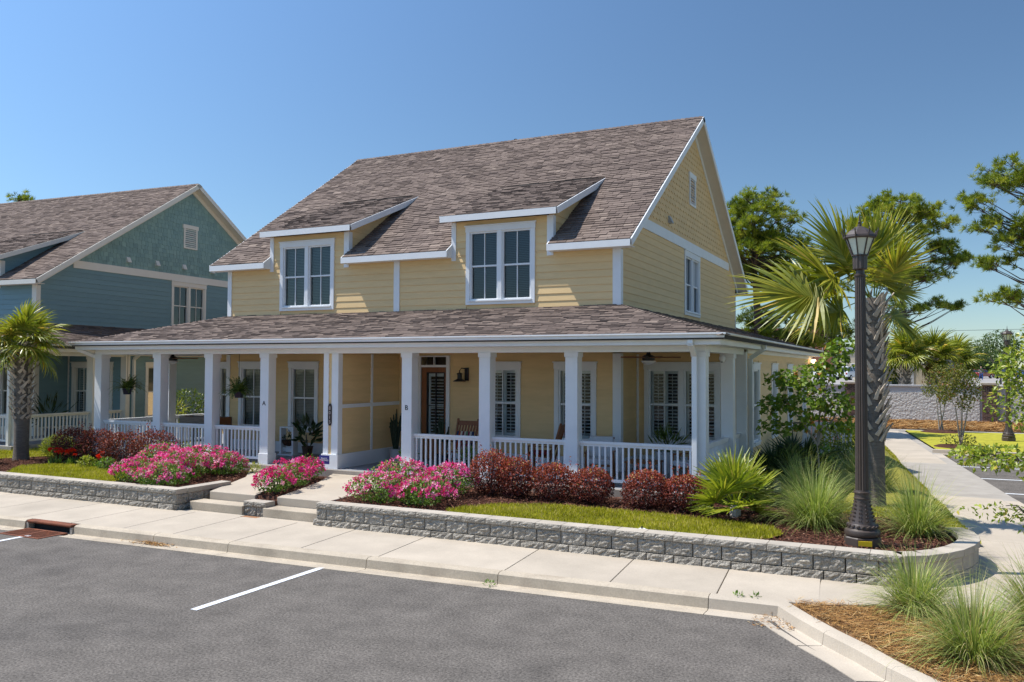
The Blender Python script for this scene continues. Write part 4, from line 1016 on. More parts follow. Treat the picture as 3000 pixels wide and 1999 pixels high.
# mulch chips
P2 = scatter([(-24, 12.7), (.3, 12.7), (.5, 15.2), (-1.0, 17.5), (-3.3, 20), (-3.7, 16.1), (-24, 16.1)], 620)
ok = ~(inpoly(P2, LR) | inpoly(P2, LL) | inpoly(P2, LB)); wkp = [(-13.3, 12.5), (-10.2, 12.5), (-10.5, 16.2), (-15.0, 16.2), (-14.1, 15.0)]
mid_ = inpoly(P2, [(-12.06, 13.0), (-11.5, 13.0), (-12.0, 15.0), (-12.5, 15.9), (-13.0, 15.9), (-12.5, 14.3)])
ok &= ~(inpoly(P2, wkp) & ~mid_); P2 = P2[ok]; n = len(P2)
keep = np.array([in_bed(x+.1, y) for x, y in P2]); P2 = P2[keep]; n = len(P2)
a = RNG.uniform(0, 6.283, n); D = unit(np.c_[np.cos(a), np.sin(a), RNG.normal(.08, .22, n)])
P = np.c_[P2, zed(P2)+RNG.uniform(.012, .045, n)]
leaf_obj('mulch', P, D, unit(np.c_[RNG.normal(0, .35, (n, 2)), np.ones(n)]), RNG.uniform(.03, .1, n), RNG.uniform(.01, .028, n), rnd_in(n, .45, .25), M['chips'])
tag(bpy.data.objects['mulch'], 'reddish brown bark mulch covering the planting beds', 'mulch', kind='stuff')

# pine straw island at the road corner
isl = [(-1.46, 11.16), (-1.53, 11.0), (-1.24, 10.62), (-.86, 10.15), (-.52, 9.7), (-.22, 9.28), (.17, 8.85), (.7, 8.32), (1.4, 7.85), (2.4, 7.35), (3.7, 7.05), (6, 6.8), (9, 6.7), (9, 11.2), (3.4, 11.75), (.6, 11.68), (-.5, 11.38)]
b = MB(); b.add([(x, y, .13) for x, y in isl]+[(x, y, -.05) for x, y in isl], [list(range(len(isl)))]+[(i, (i+1) % len(isl), len(isl)+(i+1) % len(isl), len(isl)+i) for i in range(len(isl))])
struct(b.build('island_bed', M['strawsoil']))
def straw(name, label, P2, z, L, w_, up_=.12, m_='straw'):
    n = len(P2); a = RNG.normal(.2, .9, n); D = unit(np.c_[np.cos(a), np.sin(a), RNG.normal(.02, up_, n)])
    P = np.c_[P2, z+RNG.uniform(.0, .05, n)]
    leaf_obj(name, P, D, unit(np.c_[RNG.normal(0, .3, (n, 2)), np.ones(n)]), RNG.uniform(L*.6, L*1.2, n), w_, rnd_in(n, .55, .22), M[m_])
    tag(bpy.data.objects[name], label, 'pine straw', kind='stuff')
straw('pine_straw', 'orange brown pine straw covering the kerbed island', scatter([p for p in isl if p[0] < 4]+[(4, 11.7)], 2300), .13, .2, .008)
straw('pine_straw_bank', 'orange pine straw bank at the foot of the stucco wall', scatter([(-9, 48), (9, 48), (9, 55.5), (-9, 55.5)], 130), .05, .5, .035)

# ---- shrubs
def shrub(name, label, cat, x, y, r, h, n, L, W, m_, z0=None, mean=.4, sd=.2, topr=.3, fill=.55, group=None, lump=.2, stems=7, sprigs=0, twig='twig'):
    z0 = bed_z(x, y) if z0 is None else z0
    t = thing(name, label, cat, (x, y, z0), 0, group)
    s = MB()
    for k in range(stems):
        a = rv(0, 6.28); rr = r*rv(.2, .7); s.tube([(rv(-.05, .05), rv(-.05, .05), -.03), (rr*.5*math.cos(a), rr*.5*math.sin(a), h*.4), (rr*math.cos(a), rr*math.sin(a), h*rv(.65, .9))], [.016, .011, .005], 5)
    s.build('stems', M[twig], t)
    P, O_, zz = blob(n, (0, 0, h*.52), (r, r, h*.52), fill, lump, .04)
    if sprigs:
        for k in range(sprigs):
            a = rv(0, 6.28); q = np.array([math.cos(a)*r*rv(.1, .8), math.sin(a)*r*rv(.1, .8), h*rv(.8, .95)]); m2 = 9; up_ = rv(.1, .3)
            tt = np.linspace(0, 1, m2)[:, None]; P = np.r_[P, q+tt*np.array([rv(-.1, .1), rv(-.1, .1), up_])]; O_ = np.r_[O_, rdirs(m2)]; zz = np.r_[zz, np.full(m2, .9)]
    n = len(P); D = unit(O_*.5+rdirs(n)*.8+np.array([0, 0, .25])); Nn = unit(O_+rdirs(n)*.7+np.array([0, 0, .5]))
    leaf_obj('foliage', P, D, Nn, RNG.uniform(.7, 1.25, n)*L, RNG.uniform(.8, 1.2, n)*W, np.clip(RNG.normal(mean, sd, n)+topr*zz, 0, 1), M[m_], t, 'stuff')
    return t
LAB = ['round burgundy loropetalum shrub next to the pink roses, first of the hedge', 'second burgundy loropetalum shrub from the pink roses', 'burgundy loropetalum shrub in the middle of the hedge', 'red-tipped burgundy loropetalum shrub at the gap in the hedge', 'burgundy loropetalum shrub after the gap in the hedge', 'burgundy loropetalum shrub beside the fan palm']
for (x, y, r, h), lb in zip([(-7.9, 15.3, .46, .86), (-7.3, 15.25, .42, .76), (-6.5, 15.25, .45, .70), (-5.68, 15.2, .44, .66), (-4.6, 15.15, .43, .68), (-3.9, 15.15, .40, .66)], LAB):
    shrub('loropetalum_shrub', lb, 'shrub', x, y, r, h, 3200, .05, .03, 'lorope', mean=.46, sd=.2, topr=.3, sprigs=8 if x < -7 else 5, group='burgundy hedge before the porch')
LAB = ['dark burgundy shrub beside the golden bush', 'dark burgundy shrub behind the red tulips', 'burgundy shrub behind the leafy tulip clump', 'reddish shrub next to the big pink rose mass', ]
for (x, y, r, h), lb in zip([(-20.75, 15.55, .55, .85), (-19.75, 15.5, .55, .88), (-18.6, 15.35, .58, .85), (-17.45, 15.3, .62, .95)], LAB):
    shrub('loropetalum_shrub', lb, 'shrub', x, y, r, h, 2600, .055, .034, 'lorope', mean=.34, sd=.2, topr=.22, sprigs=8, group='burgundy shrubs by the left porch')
shrub('golden_shrub', 'golden green conifer bush beside the palm and burgundy shrubs', 'shrub', -21.9, 15.9, .42, .6, 1500, .12, .018, 'goldleaf', mean=.5, topr=.3)
# ---- roses
def rose(label, x, y, r, h, n=1500, nb=95, pink=.5, z0=None, group='pink rose bushes'):
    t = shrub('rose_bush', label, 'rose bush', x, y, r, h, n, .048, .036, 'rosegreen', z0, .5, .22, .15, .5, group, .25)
    P, O_, zz = blob(int(nb*1.35), (0, 0, h*.55), (r*1.02, r*1.02, h*.55), .9, .22, .06); q = (O_[:, 2] > -.35); P, O_ = P[q], O_[q]; n = len(P)
    k = 13; c = np.repeat(P, k, 0); o_ = np.repeat(O_, k, 0); D = unit(rdirs(n*k)+o_*.55); rr = np.repeat(rnd_in(n, pink, .25), k)+RNG.normal(0, .12, n*k)
    sz = np.repeat(RNG.uniform(.7, 1.35, n), k)
    leaf_obj('blossoms', c+D*.012+RNG.normal(0, .016, (n*k, 3))*np.repeat(RNG.uniform(.5, 1.8, n), k)[:, None], D, unit(o_+rdirs(n*k)*.5), RNG.uniform(.03, .055, n*k)*sz, RNG.uniform(.03, .05, n*k)*sz, np.clip(rr, 0, 1), M['rosepink'], t, 'stuff')
    return t
rose('pink rose bush beside the left lawn edge', -15.75, 13.35, .5, .5)
rose('pink rose bush at the front corner of the left wall', -14.75, 13.2, .52, .46)
rose('pink rose bush behind the front corner roses', -15.2, 14.1, .62, .62, 1900, 140)
rose('tall pink rose bush beside the reddish shrub', -16.3, 14.6, .55, .66)
rose('pink rose bush below the porch railing', -15.6, 15.2, .6, .62, 1700, 130)
rose('pink rose bush beside the lettered A post', -14.95, 15.25, .45, .5)
rose('small pink rose bush above the short block wall', -11.95, 13.55, .38, .46, 1000, 85, .3)
rose('pink rose bush between the two walkways', -12.15, 14.35, .42, .5, 1100, 90, .3)
rose('pink rose bush at the porch step by the navy sign', -12.6, 15.3, .4, .48, 1100, 90, .25)
rose('pink rose bush at the corner of the right walkway', -9.35, 13.55, .55, .5, 1600, 120)
rose('pink rose bush before the lettered B post', -9.55, 14.6, .55, .6, 1700, 130, .55)
rose('pink rose bush next to the lawn tip', -8.45, 13.6, .5, .48, 1500, 115)
rose('pink rose bush below the railing by the hedge', -8.6, 14.75, .55, .6, 1700, 130)
# ---- tulip clumps
def tulips(label, x, y, nf=10):
    z0 = bed_z(x, y); t = thing('tulip_clump', label, 'flowers', (x, y, z0), 0, 'red flowers before the shrubs')
    n = 70; a = RNG.uniform(0, 6.283, n); el = RNG.uniform(.7, 1.4, n); D = np.c_[np.cos(a)*np.cos(el), np.sin(a)*np.cos(el), np.sin(el)]
    V, F_, m_ = blades(np.c_[RNG.normal(0, .07, (n, 2)), np.zeros(n)], D, RNG.uniform(.15, .3, n), .035, .5, 3)
    o = raw('leaves', mesh_np('leaves', V, F_, M['rosegreen'], np.repeat(rnd_in(n, .5, .25), m_)), t); tag(o, kind='stuff')
    for k in range(nf):
        fx, fy, fz = rv(-.2, .2), rv(-.12, .12), rv(.26, .4); n = 9; D = unit(rdirs(n)*.7+np.array([0, 0, .5]))
        o = leaf_obj('bloom', np.tile([[fx, fy, fz]], (n, 1)), D, unit(rdirs(n)+np.array([0, 0, .2])), RNG.uniform(.06, .1, n), .06, rnd_in(n, .5, .3), M['redflower']); o.parent = t
for lb, x, y, k in (('red tulip clump nearest the golden bush', -20.5, 14.85, 7), ('red tulip clump before the dark burgundy shrub', -20.0, 14.95, 7), ('leafy tulip clump with one red bloom', -18.75, 14.75, 3)): tulips(lb, x, y, k)
for lb, x, y in (('small bright green perennial at the lawn edge', -18.95, 14.6), ('green leafy perennial beside the tulips', -18.2, 14.55)): shrub('perennial', lb, 'plant', x, y, .2, .3, 260, .08, .03, 'goldleaf' if x < -18.5 else 'rosegreen', stems=3, topr=.2)
shrub('perennial', 'tall green lantana beside the porch post', 'plant', -16.75, 15.75, .25, .62, 420, .06, .03, 'rosegreen', stems=4, topr=.3)
shrub('perennial', 'yellow green grassy tuft at the walkway edge', 'plant', -14.35, 15.55, .16, .24, 160, .14, .014, 'goldleaf', stems=2)
shrub('perennial', 'bright green hosta beside the utility box', 'plant', -21.55, 13.6, .22, .3, 120, .12, .08, 'goldleaf', stems=2)
# ---- ornamental grasses
def tuft(label, x, y, z0, n, L, tan_=.0, spread=1.0, group='ornamental grasses', w_=.010):
    t = thing('ornamental_grass', label, 'grass', (x, y, z0), 0, group)
    a = RNG.uniform(0, 6.283, n); el = np.clip(RNG.normal(.98, .33, n)/spread, .2, 1.5); D = np.c_[np.cos(a)*np.cos(el), np.sin(a)*np.cos(el), np.sin(el)]
    r0 = np.abs(RNG.normal(0, .1, n)); B = np.c_[np.cos(a)*r0, np.sin(a)*r0, np.full(n, -.02)]
    V, F_, m_ = blades(B, D, RNG.uniform(.5, 1.1, n)*L, w_, RNG.uniform(.7, 2.0, n), 6)
    rr = rnd_in(n, .48, .2); rr[RNG.random(n) < .12+tan_] = RNG.uniform(.85, 1)
    o = raw('blades', mesh_np('blades', V, F_, M['muhly'], np.repeat(rr, m_)), t); tag(o, kind='stuff')
    n = 260; a = RNG.uniform(0, 6.283, n); el = RNG.uniform(.3, 1.3, n); D = np.c_[np.cos(a)*np.cos(el), np.sin(a)*np.cos(el), np.sin(el)]; r0 = np.abs(RNG.normal(0, .12, n))
    V, F_, m_ = blades(np.c_[np.cos(a)*r0, np.sin(a)*r0, np.full(n, -.02)], D, RNG.uniform(.12, .4, n), .008, 1.2, 3)
    o = raw('dry_base', mesh_np('dry_base', V, F_, M['straw'], np.repeat(rnd_in(n, .6, .2), m_)), t); tag(o, kind='stuff')
tuft('large arching ornamental grass between the fan palm and the lamp post', -1.62, 14.75, .47, 1500, 1.18)
tuft('ornamental grass by the curved end of the wall', -.12, 14.75, .47, 1000, 1.12, .1)
tuft('green ornamental grass under the redbud', -2.15, 17.4, .45, 1300, 1.15)
tuft('ornamental grass behind the palm trunk', -1.0, 20.6, .25, 900, 1.2)
tuft('ornamental grass further back along the side lawn', -1.7, 24.5, .12, 600, 1.2)
tuft('ornamental grass on the straw island nearest the pavement', -.12, 11.35, .15, 1000, .85, .1)
tuft('ornamental grass at the front of the straw island', .42, 9.75, .15, 1300, .95, .06, w_=.008)
tuft('ornamental grass on the straw island below the young tree', 1.2, 11.3, .15, 1200, 1.05, .06)

# ---- palms
def fan_mesh(name, m_, pl, L, n=34, droop=.5, span=2.25, wid=.045, mean=.5, costa=.25, dead=0):
    """a fan leaf along +x: stalk of length pl, then folded segments spreading from the costa"""
    Vs = []; Fs = []; rr = []
    def strip(pts, ws, sd, r_):
        k = len(Vs)
        for p, w_ in zip(pts, ws): Vs.append(p-sd*w_*.5); Vs.append(p+sd*w_*.5)
        for i in range(len(pts)-1): Fs.append((k+2*i, k+2*i+1, k+2*i+3, k+2*i+2))
        rr.extend([r_]*(2*len(pts)))
    arch = lambda t: np.array([t, 0, .0-.10*(t/max(pl, .1))**2*pl])
    strip([arch(pl*t) for t in np.linspace(0, 1, 5)], np.linspace(.035, .02, 5), np.array([0, 1., 0]), .55)
    strip([arch(pl*t)+np.array([0, 0, -.012]) for t in np.linspace(0, 1, 5)], np.linspace(.02, .012, 5), np.array([0, .1, 1.]), .35)
    tip = arch(pl)
    for i in range(n):
        f = (i/(n-1)-.5)*2; th_ = f*span+RNG.normal(0, .03); ll = L*(1-.3*abs(f)**2)*RNG.uniform(.85, 1.08)
        o_ = tip+np.array([costa*L*(1-abs(f)), 0, -.10*costa*L]); d = np.array([math.cos(th_), math.sin(th_), RNG.normal(.02+.12*abs(f), .04)])
        sd = np.array([-d[1], d[0], (.55 if i % 2 else -.55)]); sd /= np.linalg.norm(sd); p = o_.copy(); pts = [p.copy()]; dd = d.copy()
        for s_ in range(5):
            dd[2] -= droop*(.05+.12*s_)*RNG.uniform(.6, 1.5); dd /= np.linalg.norm(dd); p = p+dd*ll/5; pts.append(p.copy())
        strip(pts, [wid*.45, wid, wid*.95, wid*.7, wid*.4, .003], sd, min(1, max(0, RNG.normal(mean, .18)+(.25 if RNG.random() < .12 else 0))))
    return mesh_np(name, np.array(Vs), np.array(Fs), m_, rr)
def boots(t, r, z0, z1, rows, per, Lb, out=22, cross=32, wb=.07, m_='boot', gap=1.0):
    b = MB(); lv = [(0, -.02, .016, .62), (.35, -.006, .018, .5), (.7, .004, .018, .36), (1, .026, .034, .2)]
    for (t0, p0, q0, w0), (t1, p1, q1, w1) in zip(lv, lv[1:]): b.hexa([(p0, -wb*w0, Lb*t0), (q0, -wb*w0, Lb*t0), (q0, wb*w0, Lb*t0), (p0, wb*w0, Lb*t0)], [(p1, -wb*w1, Lb*t1), (q1, -wb*w1, Lb*t1), (q1, wb*w1, Lb*t1), (p1, wb*w1, Lb*t1)])
    me = b.mesh('leaf_base', M[m_])
    for j in range(rows):
        z = z0+(z1-z0)*j/rows; rr = r(z) if callable(r) else r
        for k in range(per):
            if rv(0, 1) > gap: continue
            a = 2*math.pi*(k+.5*(j % 2))/per+rv(-.08, .08)
            o = raw('leaf_base', me, t, (rr*math.cos(a), rr*math.sin(a), z), None, (1, rv(.75, 1.25), rv(.6, 1.25)))
            o.rotation_euler = (Matrix.Rotation(a, 3, 'Z') @ Matrix.Rotation(R(out+rv(-7, 7)), 3, 'Y') @ Matrix.Rotation(R(cross*(1 if (k+j) % 2 else -1)+rv(-8, 8)), 3, 'X')).to_euler()
def palm(label, x, y, z0, H, r0, r1, fm, fronds, smooth_to, bootkw, scale=1., group=None, name='sabal_palm', lean=(0, 0)):
    t = thing(name, label, 'palm tree', (x, y, z0), 0, group)
    pr_ = [(r0*1.25, -.05), (r0*1.08, .12), (r0, .4)]+[(r0+(r1-r0)*k/8, .4+(H-.4)*k/8) for k in range(1, 9)]
    MB().lathe(pr_, 20).build('trunk', M['palmtrunk'], t, smooth=True)
    boots(t, lambda z: r0+(r1-r0)*z/H, smooth_to, H-.02, **bootkw)
    for k, fr_ in enumerate(fronds):
        az, el, sc = fr_[:3]; rl = fr_[3] if len(fr_) > 3 else rv(-.35, .35)
        o = raw('frond', fm[k % len(fm)], t, (.05*math.cos(az), .05*math.sin(az), H-.06+rv(-.05, .12)), None, (sc*scale,)*3)
        o.rotation_euler = (Matrix.Rotation(az, 3, 'Z') @ Matrix.Rotation(-el, 3, 'Y') @ Matrix.Rotation(rl, 3, 'X')).to_euler()
    return t
FM1 = [fan_mesh('frond', M['sabal'], .42, .72, 34, .75, 2.3, .05, .5) for _ in range(4)]
fr1 = [(rv(0, 6.28), R(e), rv(.85, 1.1)) for e in (80, 70, 62, 60, 52, 48, 45, 40, 36, 30, 28, 22, 20, 15, 12, 8, 5, 0, -5, -8, -14, -20, -26, -32, -38, -45)]
fr1 = [(k*2.4+rv(-.3, .3), e, s) for k, (a_, e, s) in enumerate(fr1)]
palm('stout sabal palm with a criss-cross trunk beside the teal house porch', -22.2, 15.05, .47, 3.25, .185, .215, FM1, fr1, 1.15, dict(rows=15, per=9, Lb=.27, out=20, cross=38, wb=.06))
FM2 = [fan_mesh('frond', M['sabal'], .7, 1.1, 58, .22, 1.75, .06, .55, .4) for _ in range(4)]
rgt = math.atan2(.437, .9)           # azimuth of the view's right
fr2 = [(rgt+math.pi-.1, R(8), 1.25, -1.0), (rgt+math.pi+.3, R(32), 1.1, -.7), (rgt+math.pi-.7, R(20), 1.0, .5), (rgt+math.pi+.2, R(62), 1.05, .3), (rgt-.1, R(80), .85, .8), (rgt+.4, R(62), .6, .9), (rgt-1.3, R(50), .8, 0), (rgt+2.6, R(60), .8, 0), (rgt+.1, R(12), .5, 1.1), (rgt+2.9, R(80), .85, .4), (rgt-1.6, R(84), .85, -.4), (rgt-.4, R(-45), .6, .5), (rgt+math.pi-.5, R(-18), .8, -.8)]
palm('tall sabal palm with ragged old leaf stems standing behind the lamp post', -.87, 17.8, .38, 4.05, .185, .165, FM2, fr2, 1.3, dict(rows=24, per=7, Lb=.36, out=15, cross=24, wb=.06, gap=.9))
FM3 = [fan_mesh('frond', M['sabal'], .7, 1.3, 30, .7, 2.2, .085, .5) for _ in range(3)]
FD = fan_mesh('frond', M['deadleaf'], .5, 1.0, 26, 1.6, 2.0, .09, .5)
def far_palm(label, x, y, H, dead=0):
    fr = [(k*2.4+rv(-.3, .3), R(85-115*(k/26)+rv(-6, 6)), rv(.85, 1.1)) for k in range(27)]
    t = palm(label, x, y, 1.72, H, .33, .27, FM3, fr, .1, dict(rows=9, per=9, Lb=.35, out=20, cross=34, wb=.1), group='sabal palms behind the stucco wall')
    for k in range(dead): raw('dead_frond', FD, t, (0, 0, H-.15), (Matrix.Rotation(k*2.1+3.6, 3, 'Z') @ Matrix.Rotation(R(48), 3, 'Y')).to_euler(), (1, 1, 1))
far_palm('full sabal palm behind the stucco wall beside the green utility box', -1.1, 60.3, 2.3)
far_palm('sabal palm with dead brown fronds behind the stucco wall', .55, 62.0, 2.2, 4)
far_palm('sabal palm crowded behind the stop sign', 1.9, 66.5, 1.9)
far_palm('sabal palm half hidden behind the lamp post', -2.6, 63, 1.7)
# fan palms
def fan_bush(label, x, y, n, fm, z0=None, sc=1.):
    z0 = bed_z(x, y) if z0 is None else z0; t = thing('fan_palm', label, 'palm', (x, y, z0))
    MB().lathe([(.09, -.05), (.1, .1), (.06, .26)], 10).build('stump', M['boot'], t)
    for k in range(n):
        az = k*2.4+rv(-.2, .2); el = R(78-75*(k/n)+rv(-8, 8))
        o = raw('frond', fm[k % len(fm)], t, (0, 0, .16), None, (sc*rv(.8, 1.1),)*3); o.rotation_euler = (Matrix.Rotation(az, 3, 'Z') @ Matrix.Rotation(-el, 3, 'Y') @ Matrix.Rotation(rv(-.5, .5), 3, 'X')).to_euler()
FB = [fan_mesh('frond', M['fanleaf'], .42, .5, 30, .12, 1.75, .034, .55, .1) for _ in range(3)]
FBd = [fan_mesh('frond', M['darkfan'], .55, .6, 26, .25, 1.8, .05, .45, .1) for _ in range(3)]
fan_bush('yellow green european fan palm at the corner of the porch', -2.98, 15.05, 27, FB, None, 1.15)
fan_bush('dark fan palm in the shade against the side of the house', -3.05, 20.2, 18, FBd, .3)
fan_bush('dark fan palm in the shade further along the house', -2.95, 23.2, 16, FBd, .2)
# ---- pines
def pine(label, x, y, z0, H, r0, blobs, needle=.3, nw=.022, per=11, nb=24, lean=0, name='pine_tree', low=None):
    """blobs: (offset along the view's right, depth offset, z, lateral radius, vertical radius, clusters)"""
    t = thing(name, label, 'tree', (x, y, z0), 0, 'pine trees behind the houses'); ax = Vector((.9, .437, 0)); dp = Vector((-.437, .9, 0))
    tr = lambda z: Vector((.12*math.sin(z*.45)+lean*z, .1*math.cos(z*.4), z))
    k = MB(); k.tube([tr(H*i/10)-Vector((0, 0, .1 if i == 0 else 0)) for i in range(11)], [r0*(1-.9*i/10) for i in range(11)], 10); k.build('trunk', M['bark'], t, smooth=True)
    lb = MB(); TP = []; TD = []
    for (ox, od, z, rx, rz_, n) in blobs:
        for _ in range(n):
            u = rdirs(1)[0]; s_ = RNG.uniform(.35, 1)**.5
            c = ax*(ox+u[0]*rx*s_)+dp*(od+u[1]*rx*s_)+Vector((0, 0, z+u[2]*rz_*s_)); hd = math.hypot(c.x, c.y)
            zt_ = min(H*.97, max((low or H*.3), c.z-rv(.2, .55)*hd)); p0 = tr(zt_); mid = p0.lerp(c, .55)+Vector((rv(-.2, .2), rv(-.2, .2), -.12*hd*.5+rv(-.1, .1)))
            lb.tube([p0, p0.lerp(mid, .5)+Vector((0, 0, rv(-.1, .1))), mid, c], [max(.02, r0*.22), .045, .03, .012], 5, False)
            od_ = (c-mid).normalized(); m2 = max(3, int(per*rv(.6, 1.3)))
            q = np.array(c)+RNG.normal(0, 1, (m2, 3))*np.array([.27, .27, .15])
            TP.append(q); TD.append(unit(np.array(od_)*.6+rdirs(m2)*.55+np.array([0, 0, .5])))
            for j in range(0, m2, 3): lb.tube([mid.lerp(c, .7), Vector(q[j])], [.014, .006], 4, False)
    lb.build('limbs', M['bark'], t)
    P = np.concatenate(TP); D0 = np.concatenate(TD); n = len(P); Pn = np.repeat(P, nb, 0); D = unit(np.repeat(D0, nb, 0)*.75+rdirs(n*nb)*.8)
    sh = np.repeat(rnd_in(n, .48, .27), nb)+RNG.normal(0, .12, n*nb)
    leaf_obj('needles', Pn, D, rdirs(n*nb), RNG.uniform(.6, 1.1, n*nb)*needle, nw, np.clip(sh, 0, 1), M['needle'], t, 'stuff')
pine('tall rounded pine tree behind the gable of the yellow house', -7.1, 41, 0, 11.2, .3, [(.1, 0, 9.9, 1.9, 1.5, 50), (.3, 0, 8.3, 2.5, 1.2, 50), (2.2, 0, 8.0, 1.3, .9, 18), (-1.3, 0, 8.8, 1.5, 1.3, 22), (2.9, 0, 4.7, 1.6, .7, 16), (1.2, 0, 4.4, 1.5, .9, 18), (.3, .6, 5.4, .9, .6, 9), (-1.2, 0, 4.9, 1, .5, 6), (2.9, 0, 6.9, 1.0, .6, 12)], .3, .026, 14, 28, low=2.5)
pine('tall slender pine with open tiers behind the sabal palms', -1.4, 68.2, 1.7, 14.2, .3, [(-.2, 0, 13.1, 2.6, 1.0, 38), (-2.6, 0, 12.2, 1.3, .7, 14), (2.9, 0, 12.3, 1.1, .5, 7), (.6, 0, 11.4, 1.6, .5, 9), (3.6, 0, 9.9, 1.4, .9, 22), (-1.9, 0, 10.3, 1.5, .6, 9), (1.6, 0, 8.4, 1.8, .6, 18), (-1.6, 0, 8.0, 1.5, .5, 9), (2.8, 0, 6.1, 1.4, .4, 7), (-1.4, 0, 6.0, 1.5, .5, 8), (.6, 0, 5.6, 1.0, .4, 5)], .42, .036, 13, 26, low=4)
pine('wide pine with long bare limbs by the parking lot', 6.6, 53.2, .0, 14.8, .34, [(-2.6, 0, 13.5, 1.6, .8, 18), (-4.2, 0, 11.9, 1.0, .4, 7), (-3.2, 0, 10.7, 1.6, .5, 9), (-1.5, 0, 12.6, 1.4, .7, 9), (-2.4, 0, 9.7, 1.5, .5, 8), (-3.3, 0, 8.7, 1.0, .35, 6), (-2.8, 0, 6.9, 1.2, .4, 8), (-1.5, 0, 10.6, 1.2, .6, 8), (1.5, 0, 12.5, 2, 1.3, 18), (2.6, 0, 10.2, 1.5, .5, 10), (2.2, 0, 8.2, 1.4, .5, 8), (.2, 0, 14.3, 1.2, .6, 9)], .36, .03, 13, 26, low=5)
pine('pine crown rising behind the teal roof ridge', -57.5, 38.3, 0, 15.2, .3, [(.1, 0, 14.5, .9, .6, 9), (-.9, 0, 13.4, 1.2, .5, 7), (-2.6, 0, 12.8, 1.2, .6, 8), (.7, 0, 13.6, .6, .4, 4)], .4, .03, 10, 24, low=9)
# ---- broadleaf trees
def tree(label, x, y, z0, stems, blobs, n, L, W, m_, bark='palebark', mean=.5, sd=.22, name='young_tree', fill=.2, group=None, tw=.03):
    t = thing(name, label, 'tree', (x, y, z0), 0, group); ax = Vector((.9, .437, 0)); dp = Vector((-.437, .9, 0)); s = MB(); ends = []
    for pts in stems:
        pts = [ax*p[0]+dp*p[1]+Vector((0, 0, p[2])) for p in pts]; s.tube(pts, [tw*(1-.75*k/(len(pts)-1)) for k in range(len(pts))], 7); ends.append(pts[-1]); ends.append(pts[-2])
    Ps = []; Os = []; tot = sum(b[5] for b in blobs)
    for (ox, od, z, rx, rz_, w_) in blobs:
        m2 = int(n*w_/tot); c = ax*ox+dp*od+Vector((0, 0, z)); P, O_, _ = blob(m2, c, (rx, rx, rz_), fill, .4); Ps.append(P); Os.append(O_)
        e = min(ends, key=lambda q: (q-c).length)
        for k in range(4):
            q = c+Vector((rv(-1, 1)*rx*.7, rv(-1, 1)*rx*.7, rv(-.6, .8)*rz_)); s.tube([e, e.lerp(q, .5)+Vector((rv(-.05, .05), rv(-.05, .05), .05)), q], [tw*.3, tw*.2, .004], 5, False)
    s.build('trunk', M[bark], t, smooth=True)
    P = np.concatenate(Ps); O_ = np.concatenate(Os); n = len(P)
    leaf_obj('crown', P, unit(rdirs(n)+O_*.3-np.array([0, 0, .25])), unit(O_*.6+rdirs(n)*.7+np.array([0, 0, .6])), RNG.uniform(.7, 1.25, n)*L, RNG.uniform(.8, 1.2, n)*W, rnd_in(n, mean, sd), M[m_], t, 'stuff')
tree('young redbud tree with heart-shaped leaves beside the yellow house', -2.15, 20.1, .25, [[(0, 0, -.05), (.02, 0, .7), (-.02, .02, 1.25)], [(0, 0, 1.1), (-.3, .1, 1.6), (-.7, .1, 2.1)], [(0, 0, 1.1), (.15, -.05, 1.8), (.2, .1, 2.6)], [(0, 0, 1.2), (.4, .1, 1.7), (.55, 0, 2.2)], [(0, 0, 1.2), (.1, .1, 2.0), (.5, .2, 3.0)]],
     [(-.7, 0, 2.55, .45, .22, 8), (-.1, 0, 2.6, .55, .3, 12), (-.95, 0, 2.0, .4, .25, 8), (-.3, 0, 2.05, .55, .28, 12), (.4, 0, 2.1, .5, .3, 11), (.35, 0, 2.9, .4, .3, 9), (.55, 0, 3.25, .32, .25, 7), (-.9, 0, 1.5, .4, .18, 5), (-.2, 0, 1.6, .45, .2, 5), (.6, 0, 1.6, .4, .2, 5)], 1500, .12, .115, 'redbud', group=None)
def crepe(label, x, y, z0, H, seed=0):
    st = [[(rv(-.12, .12), rv(-.1, .1), -.05), (rv(-.25, .25), rv(-.2, .2), H*.5), (a_*.55, rv(-.3, .3), H*.85)] for a_ in (-1, -.4, .3, .9)]
    tree(label, x, y, z0, st, [(-.55, 0, H*.72, .4, .5, 3), (0, 0, H*.85, .45, .55, 4), (.55, .1, H*.75, .4, .5, 3), (.2, 0, H*.58, .35, .35, 2), (-.2, 0, H*.98, .35, .35, 2)], 1700, .1, .06, 'crepered', 'palebark', .55, tw=.035, group='crepe myrtles on the far lawn', name='crepe_myrtle')
crepe('crepe myrtle on the far lawn with leafy base shoots', 1.25, 37.6, .05, 3.0)
crepe('crepe myrtle by the back lane in a mulch ring', .75, 46.0, .05, 3.0)
shrub('crepe_shoots', 'leafy shoots at the foot of the nearer crepe myrtle', 'shrub', 1.25, 37.4, .6, .45, 260, .1, .05, 'crepered', .05, stems=8, fill=.2)
for lb, x, y in (('dark mulch ring under the nearer crepe myrtle', 1.25, 37.5), ('dark mulch ring under the crepe myrtle by the lane', .75, 46.0)):
    o = MB().lathe([(.95, 0), (.8, .05), (.2, .1)], 20, (x, y, .05)).build('mulch_ring', M['mulch']); tag(o, lb, 'mulch', kind='stuff')
